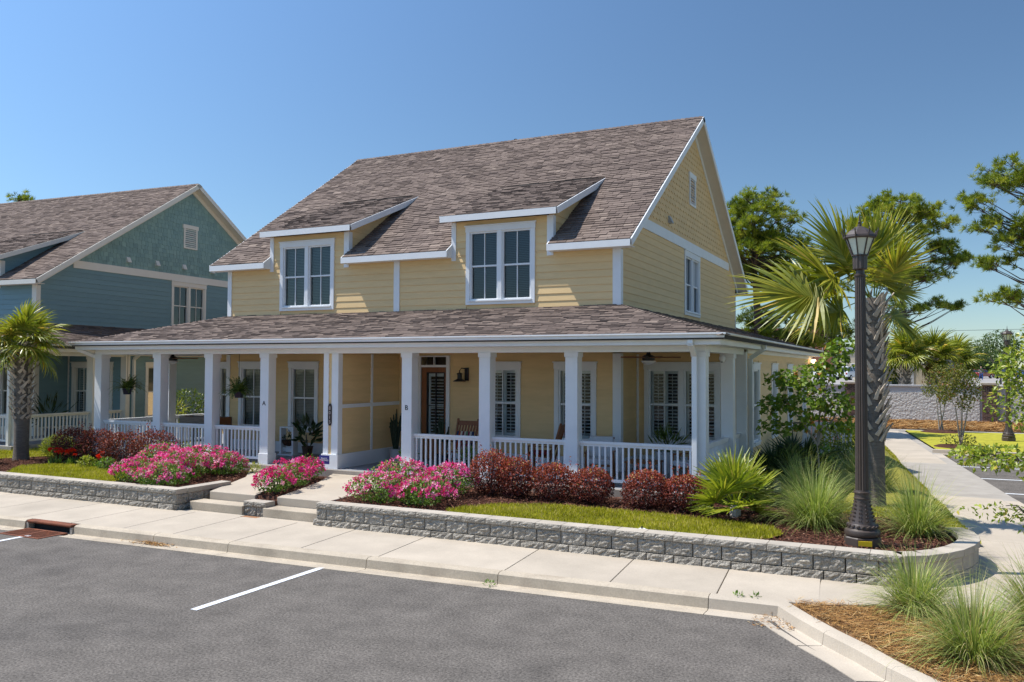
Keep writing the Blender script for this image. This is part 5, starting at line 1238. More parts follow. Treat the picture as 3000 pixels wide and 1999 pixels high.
tree('leafy young tree standing on the straw island by the lot', 2.25, 11.15, .13, [[(0, 0, -.05), (.05, 0, .6), (0, 0, 1.2)], [(0, 0, .5), (-.5, .1, 1.0), (-1.3, .2, 1.35)], [(0, 0, 1.0), (-.4, -.1, 1.7), (-.9, 0, 2.6)], [(0, 0, 1.0), (.2, .1, 2.0), (.1, 0, 3.2)], [(0, 0, .7), (.5, 0, 1.5), (1.0, .2, 2.2)], [(0, 0, 1), (-.6, .1, 1.6), (-1.5, 0, 1.95)]],
     [(-1.45, 0, 2.95, .35, .25, 5), (-1.0, 0, 3.25, .42, .35, 9), (-1.2, .1, 2.6, .42, .32, 8), (-.5, 0, 2.9, .5, .5, 10), (-1.6, 0, 1.98, .42, .13, 4), (-1.0, 0, 1.75, .42, .2, 4), (-1.95, 0, 2.02, .3, .1, 2.4), (-.35, 0, 1.6, .5, .35, 5), (-1.0, 0, 1.22, .45, .1, 2.4), (-1.4, .1, 1.38, .4, .08, 1.8), (-.5, 0, .75, .5, .2, 3), (-.95, 0, .82, .35, .1, 1.3), (.7, 0, 2.4, .8, .9, 9), (-.2, 0, 3.5, .6, .4, 7), (.5, 0, 1.4, .5, .4, 3), (.4, 0, 3.3, .6, .5, 5)], 9000, .062, .034, 'crepe', 'twig', .55, .24, tw=.035)
tree('leafy background tree beyond the upper parking lot', 6.5, 92, 1.72, [[(0, 0, 0), (0, 0, 2), (.3, 0, 3.2)], [(0, 0, 1), (-1, 0, 2.6), (-1.6, 0, 3.2)]], [(0, 0, 4, 1.8, 1.1, 8), (-1.8, 0, 3.2, 1.3, .9, 5), (1.6, 0, 3.3, 1.3, .9, 5)], 2600, .2, .13, 'shrubleaf', 'twig', .5, tw=.1)
tree('dark leafy tree beside the upper parking lot', 3.6, 98, 1.72, [[(0, 0, 0), (0, 0, 2), (.3, 0, 2.6)]], [(0, 0, 3.2, 1.6, 1.0, 8), (1.6, 0, 2.7, 1.2, .8, 5), (-1.5, 0, 2.8, 1.2, .8, 5)], 2200, .2, .13, 'shrubleaf', 'twig', .4, tw=.1)
for k, (x, y, h) in enumerate([(-60, 210, 8), (-30, 230, 9), (-8, 240, 8), (14, 236, 7), (34, 225, 8), (55, 210, 9), (24, 180, 6), (8, 170, 5.5)]):
    tree(['distant green tree left of the tan building', 'distant tree behind the tan building', 'distant tree over the dumpster walls', 'distant tree behind the stop sign', 'distant tree at the far end of the lot', 'distant tree at the edge of the lot', 'distant small tree among parked cars', 'distant bushy tree behind the white pickup'][k], x, y, 1.72, [[(0, 0, 0), (0, 0, h*.4), (0, 0, h*.5)]], [(0, 0, h*.6, h*.45, h*.4, 8), (-h*.5, 0, h*.5, h*.35, h*.3, 5), (h*.5, 0, h*.5, h*.35, h*.3, 5)], 1800, .5, .35, 'shrubleaf', 'twig', .5, tw=.2, group='distant trees')
# pittosporum between the houses
for lb, x, y in (('green pittosporum shrub growing between the two houses', -22.75, 21.4), ('leafy pittosporum shrub behind the left porch railing', -22.3, 23.3)): shrub('pittosporum_shrub', lb, 'shrub', x, y, .75, 1.75, 1600, .11, .045, 'shrubleaf', .45, mean=.5, topr=.25)
shrub('cordyline', 'spiky yellow plant behind the left porch railing', 'plant', -21.75, 20.0, .3, 1.35, 260, .3, .03, 'goldleaf', .45, stems=4)
shrub('loropetalum_shrub', 'bluish shrub in the shade behind the palm trunk', 'shrub', -2.0, 26.5, .6, .8, 900, .08, .04, 'shrubleaf', .1, mean=.3)
shrub('side_shrub', 'flowering shrub in the shade at the side of the house', 'shrub', -2.7, 25.2, .5, .9, 700, .08, .05, 'rosegreen', .1)
shrub('side_shrub', 'light green shrub behind the lamp post', 'shrub', -2.35, 28.5, .7, 1.3, 1000, .11, .06, 'goldleaf', .1)
# ================================================================ street lamps
def lamp_post(label, x, y, z0, group='fluted street lamps'):
    t = thing('street_lamp', label, 'street lamp', (x, y, z0), R(12), group); I = M['iron']
    MB().lathe([(.262, 0), (.262, .17), (.245, .185)], 8, rot=R(22.5)).build('plinth', I, t, bevel=.004)
    MB().lathe([(.205, .18), (.24, .2), (.25, .235), (.24, .275), (.215, .29), (.205, .3), (.212, .315), (.205, .33), (.198, .35), (.185, .37)], 32).build('base_ring', I, t, smooth=True)
    MB().lathe([(.183, .365), (.165, .42), (.143, .5), (.122, .6), (.112, .68), (.108, .72), (.118, .725), (.118, .74), (.108, .745), (.106, .8), (.118, .805), (.118, .825), (.104, .83), (.1, .85)], 32).build('flared_base', I, t, smooth=True)
    lf = MB()
    for k in range(10):
        a = 2*math.pi*k/10
        for j in range(6):
            z = .40+j*.052; r = .172-.075*(j/6)**.8; s = .016
            for sg in (-1, 1):
                aa = a+sg*.07; c = Vector((r*math.cos(aa), r*math.sin(aa), z)); o_ = Vector((math.cos(aa), math.sin(aa), .3)); tn = Vector((-math.sin(aa), math.cos(aa), 0))*sg
                lf.add([c, c+tn*s*.9+Vector((0, 0, .018)), c+Vector((0, 0, .045))+tn*s*.3, c+o_*.016+Vector((0, 0, .022))], [(0, 1, 3), (1, 2, 3), (2, 0, 3)])
    lf.build('leaf_ornament', I, t)
    for k in range(18):
        a = 2*math.pi*k/18; MB().bar((.212*math.cos(a), .212*math.sin(a), .328), (.206*math.cos(a+.2), .206*math.sin(a+.2), .352), .02, .02).build('rope_bead', I, t)
    MB().lathe([(.094, .84), (.09, 1.4), (.082, 2.6), (.074, 3.98)], 32, flute=.13).build('shaft', I, t)
    MB().lathe([(.078, 3.97), (.084, 3.985), (.084, 4.0), (.06, 4.01), (.058, 4.06), (.095, 4.075), (.1, 4.085)], 24).build('neck', I, t, smooth=True)
    MB().lathe([(.088, 4.08), (.1, 4.085), (.102, 4.27), (.12, 4.275), (.12, 4.29)], 24, flute=.1).build('collar', I, t)
    cage = MB(); n = 8; z0_, z1_ = 4.29, 4.53
    for k in range(n):
        a = 2*math.pi*(k+.5)/n; cage.bar((.112*math.cos(a), .112*math.sin(a), z0_), (.2*math.cos(a), .2*math.sin(a), z1_), .016, .016)
    cage.build('cage', I, t, kind='stuff')
    for k in range(n):
        a0, a1 = 2*math.pi*(k+.5)/n, 2*math.pi*(k+1.5)/n; q = MB(); r0, r1 = .106, .193
        q.add([(r0*math.cos(a0), r0*math.sin(a0), z0_), (r0*math.cos(a1), r0*math.sin(a1), z0_), (r1*math.cos(a1), r1*math.sin(a1), z1_), (r1*math.cos(a0), r1*math.sin(a0), z1_)], [(0, 1, 2, 3)]); q.build('pane', M['lampglass'], t)
    MB().lathe([(.2, 4.525), (.225, 4.53), (.235, 4.545), (.228, 4.575), (.215, 4.58), (.16, 4.64), (.06, 4.7), (.03, 4.715)], 8, rot=R(22.5)).build('roof', I, t)
    for k in range(n):
        a = 2*math.pi*(k+.5)/n; q = MB(); q.tube([(.228*math.cos(a), .228*math.sin(a), 4.55), (.24*math.cos(a), .24*math.sin(a), 4.6), (.262*math.cos(a), .262*math.sin(a), 4.65), (.25*math.cos(a), .25*math.sin(a), 4.68)], [.012, .011, .008, .003], 6); q.build('crest', I, t)
    MB().lathe([(.03, 4.71), (.028, 4.74), (.012, 4.75), (.02, 4.765), (.02, 4.78), (.008, 4.79), (.012, 4.81), (.004, 4.9)], 12).build('finial', I, t, smooth=True)
    return t
l1 = lamp_post('dark bronze fluted street lamp on the mulch by the curved wall end', -.83, 13.42, .44)
st = MB().box(-.09, .09, -.263, -.247, .08, .15).build('sticker', M['yellowplate'], l1)
st.rotation_euler = (0, 0, R(-0.)); st.location = (0, 0, 0)
l2 = lamp_post('dark bronze fluted street lamp on the far lawn', 3.2, 41.6, .03)

# ================================================================ porch furniture
def rocker(label, x, y, rz, cushion):
    t = thing('rocking_chair', label, 'chair', (x, y, FLOOR+.004), rz, 'rocking chairs on the porch'); Wd = M['wood']
    MB().hexa([(-.26, -.26, .40), (.26, -.26, .40), (.25, .22, .36), (-.25, .22, .36)], [(-.26, -.26, .43), (.26, -.26, .43), (.25, .22, .39), (-.25, .22, .39)]).build('seat', Wd, t)
    for s in (-1, 1):
        MB().bar((s*.26, .2, .1), (s*.28, .52, 1.16), .045, .04).build('back_post', Wd, t)
        MB().bar((s*.27, -.24, .07), (s*.28, -.25, .62), .042).build('leg', Wd, t)
        MB().bar((s*.295, -.3, .635), (s*.29, .36, .62), .085, .025).build('arm', Wd, t)
        MB().tube([(s*.27, -.5, .12), (s*.27, -.25, .055), (s*.27, .1, .03), (s*.27, .4, .06), (s*.27, .68, .16)], .02, 6).build('rocker', Wd, t)
    b = MB(); b.hexa([(-.27, .47, 1.0), (.27, .47, 1.0), (.27, .5, 1.0), (-.27, .5, 1.0)], [(-.27, .505, 1.11), (.27, .505, 1.11), (.27, .535, 1.11), (-.27, .535, 1.11)]); b.build('top_rail', Wd, t)
    for k in range(6):
        xx = -.2+k*.08; MB().bar((xx, .23, .42), (xx, .485, 1.01), .05, .014, (0, 1, 0)).build('slat', Wd, t)
    MB().bar((-.26, -.25, .25), (.26, -.25, .25), .025).build('stretcher', Wd, t)
    if cushion:
        for k in range(9):
            xx = -.23+k*.051; c = [(.03, .05, .12), (.35, .07, .03), (.6, .55, .45), (.16, .02, .03), (.5, .5, .4), (.1, .2, .12), (.2, .02, .06), (.55, .5, .45), (.04, .05, .1)][k]
            m_ = bpy.data.materials.get('cushion_stripe_%d' % k) or mat('cushion_stripe_%d' % k, c, .9, .05)
            MB().hexa([(xx, .19, .44), (xx+.051, .19, .44), (xx+.051, .25, .44), (xx, .25, .44)], [(xx, .375, .86), (xx+.051, .375, .86), (xx+.051, .425, .86), (xx, .425, .86)]).build('cushion_stripe', m_, t)
    else: MB().box(-.23, .23, -.24, .2, .43, .5).build('cushion', M['cushred'], t, bevel=.02)
rocker('rocking chair with a striped cushion facing the street by the wooden door', -10.05, 17.75, 0, True)
rocker('rocking chair with a red seat turned sideways between two windows', -7.95, 17.95, R(-80), False)
def lounge(label, x, y, rz):
    t = thing('porch_armchair', label, 'chair', (x, y, FLOOR+.004), rz, 'armchairs with pale cushions on the porch'); Wd = M['wood']
    for sx in (-1, 1):
        for sy in (-1, 1): MB().bar((sx*.3, sy*.28, 0), (sx*.28, sy*.28, .55), .04).build('leg', Wd, t)
        MB().bar((sx*.29, -.33, .56), (sx*.29, .33, .56), .06, .03).build('arm', Wd, t)
        for k in (-.18, .1): MB().bar((sx*.29, k, .3), (sx*.29, k+.12, .55), .02).build('side_slat', Wd, t)
    MB().box(-.28, .28, -.3, .3, .27, .31).build('seat_frame', Wd, t); MB().box(-.27, .27, -.3, .27, .31, .43).build('seat_cushion', M['whitepot'], t, bevel=.03)
    MB().hexa([(-.27, .2, .43), (.27, .2, .43), (.27, .31, .43), (-.27, .31, .43)], [(-.27, .33, .88), (.27, .33, .88), (.27, .42, .88), (-.27, .42, .88)]).build('back_cushion', M['whitepot'], t, bevel=.03)
    MB().bar((-.29, .43, .84), (.29, .43, .84), .03, .04).build('back_rail', Wd, t)
lounge('porch armchair with pale cushions between the second window and the corner board', -6.45, 17.75, R(15)); lounge('porch armchair with pale cushions at the corner of the porch', -4.5, 18.1, R(-35))
t = thing('porch_table', 'low dark table among the porch armchairs', 'table', (-5.45, 17.75, FLOOR+.004))
MB().box(-.35, .35, -.3, .3, .38, .42).build('tabletop', M['wood'], t)
for sx in (-1, 1):
    for sy in (-1, 1): MB().bar((sx*.3, sy*.25, 0), (sx*.3, sy*.25, .38), .045).build('leg', M['wood'], t)
def pot_plant(name, label, x, y, z, pr_, potm, kind='leaf', n=120, r=.3, h=.5, m_='darkplant', L=.2, W=.07):
    t = thing(name, label, 'potted plant', (x, y, z)); hp = pr_[-1][1]
    MB().lathe(pr_+[(pr_[-1][0]*.9, hp), (pr_[-1][0]*.88, hp-.03), (.02, hp-.03)], 20).build('pot', M[potm], t, smooth=True)
    if kind == 'leaf':
        P, O_, _ = blob(n, (0, 0, hp+h*.5), (r, r, h*.55), .1, .2); D = unit(O_*.6+rdirs(n)*.4+np.array([0, 0, .5])); o = leaf_obj('foliage', P, D, unit(rdirs(n)+np.array([0, 0, .6])), RNG.uniform(.7, 1.3, n)*L, W, rnd_in(n, .5, .3), M[m_]); o.parent = t; tag(o, kind='stuff')
        s = MB()
        for k in range(5): s.tube([(0, 0, hp-.03), (rv(-r, r)*.5, rv(-r, r)*.5, hp+h*.5)], [.012, .006], 5)
        s.build('stems', M['twig'], t)
    elif kind == 'cactus':
        s = MB()
        for k in range(9):
            a = rv(0, 6.28); rr = rv(0, .09); hh = h*rv(.5, 1); q = Vector((rr*math.cos(a), rr*math.sin(a), hp-.04)); e = Vector((math.cos(a)*rv(.05, .2), math.sin(a)*rv(.02, .1), hh))
            pts = [q, q+e*.3+Vector((rv(-.02, .02), 0, 0)), q+e*.65, q+e]; s.tube(pts, [.03, .036, .034, .012], 7)
            for j in range(3): b_ = q.lerp(q+e, rv(.35, .8)); s.tube([b_, b_+Vector((rv(-.07, .07), rv(-.04, .04), .05)), b_+Vector((rv(-.08, .08), 0, rv(.14, .25)))], [.018, .022, .008], 6)
        s.build('stems', M['cactus'], t)
    return t
PF = FLOOR+.004
pot_plant('cactus', 'tall dark cactus in a patterned pot before the wooden door', -10.35, 17.55, PF, [(.13, 0), (.17, .1), (.18, .32), (.2, .34)], 'bluepot', 'cactus', h=1.05)
pot_plant('cactus', 'tall dark cactus in a pale pot by the fin wall', -12.2, 18.35, PF, [(.12, 0), (.16, .1), (.17, .3), (.19, .33)], 'whitepot', 'cactus', h=1.25)
pot_plant('pot_plant', 'dark broad-leaved plant in brown pots beside the white stand', -14.95, 18.2, PF, [(.11, 0), (.15, .26), (.16, .28)], 'terra', n=42, r=.26, h=.62, L=.34, W=.12)
pot_plant('pot_plant', 'leafy plant in a pale bowl under the corner window', -5.35, 19.2, PF, [(.12, 0), (.25, .25), (.27, .5)], 'whitepot', n=90, r=.33, h=.35, m_='fern', L=.3, W=.04)
pot_plant('pot_plant', 'low flowering pot behind the railing by the door', -10.95, 17.0, PF, [(.1, 0), (.14, .2), (.15, .22)], 'terra', n=160, r=.2, h=.3, m_='rosegreen', L=.07, W=.05)
pot_plant('pot_plant', 'leafy pot behind the railing under the rocking chair', -9.35, 17.05, PF, [(.1, 0), (.14, .2), (.15, .22)], 'terra', n=160, r=.22, h=.32, m_='rosegreen', L=.09, W=.05)
pot_plant('pot_palm', 'dark potted palm on the teal house porch', -26.1, 18.7, PF, [(.16, 0), (.2, .3), (.22, .34)], 'bluepot', n=60, r=.5, h=.95, L=.5, W=.06)
# white stand with hanging basket
t = thing('plant_stand', 'white wooden frame stand holding a hanging coir basket', 'plant stand', (-15.68, 18.3, PF)); W_ = M['white']
MB().box(-.27, .27, -.16, .16, 0, .035).build('base', W_, t)
for s in (-1, 1): MB().box(s*.21-.03, s*.21+.03, -.1, .1, .035, .74).build('post', W_, t)
MB().box(-.24, .24, -.1, .1, .74, .775).build('top', W_, t); MB().box(-.18, .18, -.015, .015, .1, .2).build('cross_board', W_, t)
t2 = thing('hanging_basket', 'brown coir basket of dark plants hanging in the white stand', 'basket', (-15.68, 18.3, PF+.24))
MB().lathe([(.03, 0), (.12, .03), (.17, .1), (.185, .17), (.17, .175)], 20).build('bowl', M['coir'], t2, smooth=True)
for k in range(3): a = k*2.1; MB().tube([(.18*math.cos(a), .18*math.sin(a), .17), (0, 0, .45)], .004, 5).build('chain', M['blackmetal'], t2)
n = 60; P, O_, _ = blob(n, (0, 0, .2), (.15, .15, .08), .2); o = leaf_obj('foliage', P, unit(O_+np.array([0, 0, .3])), rdirs(n), .08, .035, rnd_in(n, .5, .3), M['darkplant']); o.parent = t2; tag(o, kind='stuff')
# raised planter box
t = thing('planter_box', 'weathered wooden planter box on legs behind the left railing', 'planter', (-18.3, 17.85, PF))
for y0 in (-.25, .22): MB().box(-.75, .75, y0, y0+.03, .75, 1.0).build('side_board', M['greywood'], t)
for x0 in (-.75, .72): MB().box(x0, x0+.03, -.22, .22, .75, 1.0).build('end_board', M['wood'], t)
MB().box(-.72, .72, -.22, .22, .78, .93).build('soil', M['mulch'], t)
for sx in (-1, 1):
    for sy in (-1, 1): MB().box(sx*.7-.03, sx*.7+.03, sy*.2-.03, sy*.2+.03, 0, .75).build('leg', M['greywood'], t)
for k in range(3): MB().tube([(.3+k*.12, 0, .9), (.3+k*.12+.01, 0, 1.3+.1*k)], .006, 5).build('plant_stake', M['twig'], t)
# hanging ferns
def fern(label, x, y, z):
    t = thing('hanging_fern', label, 'fern', (x, y, z), 0, 'ferns hanging on the porch')
    MB().lathe([(.1, 0), (.13, .14), (.15, .16), (.13, .165), (.02, .15)], 18).build('pot', M['bluepot'], t, smooth=True)
    MB().tube([(0, 0, .15), (0, 0, 3.38-z)], .006, 5).build('hanger', M['blackmetal'], t)
    n = 75; a = RNG.uniform(0, 6.283, n); el = RNG.uniform(.15, 1.35, n); D = np.c_[np.cos(a)*np.cos(el), np.sin(a)*np.cos(el), np.sin(el)]; L = RNG.uniform(.32, .52, n); bend = RNG.uniform(1.0, 1.9, n)
    Pp = []; Dd = []; Nn = []; Ll = []; p = np.c_[np.cos(a)*.05, np.sin(a)*.05, np.full(n, .16)]; d = D.copy(); S = 13
    for k in range(S):
        t_ = k/S; d = unit(d+np.array([0, 0, -1.])*(bend/S*(.4+1.2*t_))[:, None]); p = p+d*(L/S)[:, None]; sd = unit(np.cross(d, np.array([0, 0, 1.])+1e-3))
        for sg in (-1, 1): Pp.append(p.copy()); Dd.append(unit(sd*sg+d*.35)); Nn.append(unit(np.cross(sd, d)+RNG.normal(0, .25, (n, 3)))); Ll.append(np.full(n, .075*(1-.75*t_)))
    Pp = np.concatenate(Pp); o = leaf_obj('foliage', Pp, np.concatenate(Dd), np.concatenate(Nn), np.concatenate(Ll), .03, rnd_in(len(Pp), .5, .25), M['fern']); o.parent = t; tag(o, kind='stuff')
fern('fern hanging between the corner post and the second post', -20.0, 16.62, 2.27); fern('fern hanging before the window beside the A post', -15.9, 16.62, 2.25)
# ceiling fans
def fan(label, x, y):
    t = thing('ceiling_fan', label, 'fan', (x, y, 3.12), rv(0, 1), 'ceiling fans')
    MB().lathe([(.02, .0), (.1, .03), (.16, .08), (.165, .1)], 20).build('light_bowl', M['whitepot'], t, smooth=True)
    MB().lathe([(.1, .1), (.14, .12), (.14, .2), (.05, .24), (.03, .32)], 18).build('motor', M['blackmetal'], t, smooth=True)
    for k in range(5):
        a = k*2*math.pi/5; c, s = math.cos(a), math.sin(a); q = MB(); f_ = lambda r, w_, z: Vector((r*c-w_*s, r*s+w_*c, z))
        q.hexa([f_(.12, -.05, .165), f_(.7, -.075, .16), f_(.7, .075, .19), f_(.12, .05, .18)], [f_(.12, -.05, .173), f_(.7, -.075, .168), f_(.7, .075, .198), f_(.12, .05, .188)]); q.build('blade', M['wood'], t)
fan('dark ceiling fan with a white bowl light in the corner of the porch', -5.48, 18.2); fan('dark ceiling fan under the left end of the porch', -19.9, 18.1)
# small fittings
c = thing('security_camera', 'white dome camera under the beam at the side post', 'camera', (-4.0, 18.86, 3.2), world=True)
MB().lathe([(.07, .0), (.07, .05), (.05, .09)], 16, (-4.0, 18.86, 3.25)).build('mount', M['white'], c, smooth=True)
MB().lathe([(.01, 0), (.045, .02), (.058, .06), (.058, .08)], 16, (-4.0, 18.86, 3.18)).build('dome', M['white'], c, smooth=True); MB().lathe([(.005, 0), (.03, .02)], 12, (-4.0, 18.82, 3.185)).build('lens', M['blackmetal'], c)
em = bpy.data.materials.new('lit_bulb'); em.use_nodes = True; em.node_tree.nodes['Principled BSDF'].inputs['Emission Color'].default_value = (1, .62, .3, 1); em.node_tree.nodes['Principled BSDF'].inputs['Emission Strength'].default_value = 4
fl = thing('flood_light', 'lit flood light at the far end of the side wall', 'lamp', (-3.7, 32.6, 3.35), world=True)
MB().box(-3.78, -3.7, 32.5, 32.7, 3.3, 3.45).build('mount', M['white'], fl)
MB().lathe([(.01, 0), (.07, .04), (.085, .1), (.05, .15)], 14, (-3.6, 32.5, 3.26)).build('bulb', em, fl, smooth=True)
t = thing('lawn_marker', 'small white plastic cap on the lawn edge at the wall', 'marker', (-3.98, 12.86, .49)); MB().lathe([(.09, 0), (.085, .05), (.05, .065)], 14).build('cap', M['white'], t); MB().box(-.01, .01, -.01, .01, .06, .1).build('stub', M['blackmetal'], t)
ub = thing('utility_box', 'grey utility pedestal with a dark base beside the palm', 'utility box', (-22.15, 13.9, .45))
MB().box(-.42, .3, -.3, .3, 0, .25).build('base', M['blackmetal'], ub); MB().hexa([(-.4, -.28, .25), (.28, -.28, .25), (.28, .28, .25), (-.4, .28, .25)], [(-.36, -.24, .78), (.24, -.24, .78), (.24, .24, .78), (-.36, .24, .78)]).build('cabinet', M['greybox'], ub, bevel=.015); MB().box(-.4, .28, -.27, .27, .78, .82).build('lid', M['greybox'], ub, bevel=.015)
MB().box(.262, .29, -.12, .12, .36, .68).build('vent_plate', M['blackmetal'], ub)
# weeds in the kerb joints, leaf litter by the inlet
for lb, x, y in (('tiny weed in the kerb joint beside the parking line', -5.5, 10.62), ('tiny weed at the pavement edge near the island', -2.15, 11.08), ('tiny weed beside the corner kerb', -1.95, 11.12)):
    n = 26; P, O_, _ = blob(n, (x, y, .16 if y > 10.7 else .03), (.07, .04, .03), .1); o = leaf_obj('weed', P, unit(O_+np.array([0, 0, .6])), rdirs(n), .05, .02, rnd_in(n, .6, .2), M['rosegreen']); tag(o, lb, 'weed', 'weeds in the kerb')
n = 220; P = np.c_[RNG.normal(-12.0, .22, n), RNG.normal(10.48, .04, n), RNG.uniform(.0, .03, n)]; o = leaf_obj('leaf_litter', P, unit(np.c_[RNG.normal(1, .5, n), RNG.normal(0, .6, n), RNG.normal(0, .15, n)]), unit(np.c_[RNG.normal(0, .3, (n, 2)), np.ones(n)]), .09, .015, rnd_in(n, .6, .2), M['straw']); tag(o, 'small drift of dry pine needles in the gutter', 'leaf litter', kind='stuff')
n = 160; P = np.c_[RNG.uniform(-1.9, -1.3, n), RNG.uniform(10.4, 10.9, n), RNG.uniform(.005, .02, n)]; o = leaf_obj('leaf_litter', P, unit(np.c_[RNG.normal(0, 1, (n, 2)), RNG.normal(0, .1, n)]), unit(np.c_[RNG.normal(0, .3, (n, 2)), np.ones(n)]), .07, .01, rnd_in(n, .5, .25), M['straw']); tag(o, 'scattered dry needles at the corner of the gutter', 'leaf litter', kind='stuff')

# ================================================================ background
sw_ = thing('stucco_wall', 'pale stucco retaining wall with a smooth top band behind the straw bank', 'wall', (0, 55.6, 0), world=True)
MB().box(-30, 30, 55.55, 55.85, -.05, 2.06).build('wall_face', M['stuccosm'], sw_); MB().box(-30, 30, 55.48, 55.9, 2.06, 2.16).build('coping', M['stuccosm'], sw_, bevel=.01)
px_ = [-18.6, -11.25, -3.95, 3.35, 10.65, 17.95]
for a, c in zip(px_, px_[1:]):
    pts = [(a+.5, -.02), (c-.5, -.02)]+[(c-.5-(c-a-1)*k/14, 1.45+.28*math.sin(math.pi*k/14)**.6) for k in range(15)]
    MB().prism([(x, 55.5, z) for x, z in pts], (0, .04, 0)).build('rough_panel', M['stucco'], sw_)
for k, x in enumerate(px_):
    t = thing('brick_pillar', 'brown brick pillar with a pale cap in the stucco wall', 'pillar', (x, 55.55, 0), 0, 'brick pillars of the stucco wall')
    MB().box(-.36, .36, -.26, .3, -.05, 2.2).build('core', M['mortar'], t); MB().box(-.44, .44, -.38, .38, 2.2, 2.32).build('cap', M['cap'], t, bevel=.01)
    b = MB(); z = .02; j = 0
    while z < 2.14:
        for side_, (a0, a1) in (('f', (-.37, .37)), ('r', (-.27, .3)), ('l', (-.27, .3))):
            u = a0-(.11 if j % 2 else 0)
            while u < a1:
                p, q = max(u, a0), min(u+.205, a1); u += .22; b.cr = rv(0, 1)
                if q-p < .03: continue
                if side_ == 'f': b.box(p, q, -.272, -.25, z, z+.062)
                elif side_ == 'r': b.box(.35, .372, p, q, z, z+.062)
                else: b.box(-.372, -.35, p, q, z, z+.062)
        z += .074; j += 1
    b.build('bricks', M['brick'], t, kind='stuff')
t = thing('white_screen_fence', 'white screen fence with capped posts beside the rear corner of the house', 'fence', (-3.0, 30.6, .05))
for x in (-.75, 0, .75): MB().box(x-.06, x+.06, -.06, .06, 0, 1.3).build('post', M['white'], t); MB().box(x-.08, x+.08, -.08, .08, 1.3, 1.35).build('post_cap', M['white'], t)
for z in (.15, 1.12): MB().box(-.75, .75, -.03, .03, z, z+.09).build('rail', M['white'], t)
for k in range(12): MB().box(-.7+k*.12, -.7+k*.12+.09, -.015, .015, .24, 1.12).build('board', M['white'], t)
# utility transformer, enclosure, sign
t = thing('transformer_box', 'dark green utility transformer behind the stucco wall', 'utility box', (-2.5, 63, 1.72)); MB().box(-1.1, 1.1, -.6, .6, 0, .75).build('cabinet', M['green_box'], t, bevel=.03); MB().box(-1.14, 1.14, -.64, .64, .75, .8).build('lid', M['green_box'], t); MB().box(.2, .55, -.615, -.6, .3, .52).build('label_plate', M['alum'], t); MB().box(.2, .55, -.615, -.6, .56, .62).build('warning_sticker', M['yellowplate'], t)
t = thing('dumpster_enclosure', 'beige walled dumpster enclosure behind the sabal palms', 'enclosure', (-.8, 67, 1.72)); MB().box(-2.3, -.1, -.1, .1, 0, 1.7).build('wall_panel', M['beige'], t); MB().box(.15, 2.6, -.1, .1, 0, 1.75).build('wall_panel', M['beige'], t); MB().box(-.1, .15, -.15, .15, 0, 1.85).build('post', M['stuccosm'], t); MB().box(-2.35, 2.65, .14, .2, 1.7, 1.8).build('coping', M['stuccosm'], t); MB().box(-2.3, 2.6, 2.4, 2.6, 0, 1.7).build('rear_wall', M['beige'], t)
t = thing('stop_sign', 'octagonal stop sign seen from its plain grey back on a thin post', 'sign', (1.42, 61.8, 1.72)); b = MB(); pts = [(.38*math.cos(R(22.5+45*k)), .38*math.sin(R(22.5+45*k))) for k in range(8)]; b.prism([(x, 0, 1.63+z) for x, z in pts], (0, .01, 0)); b.build('plate', M['alum'], t); MB().box(-.03, .03, -.045, -.003, -.05, 2.0).build('post', M['alum'], t)
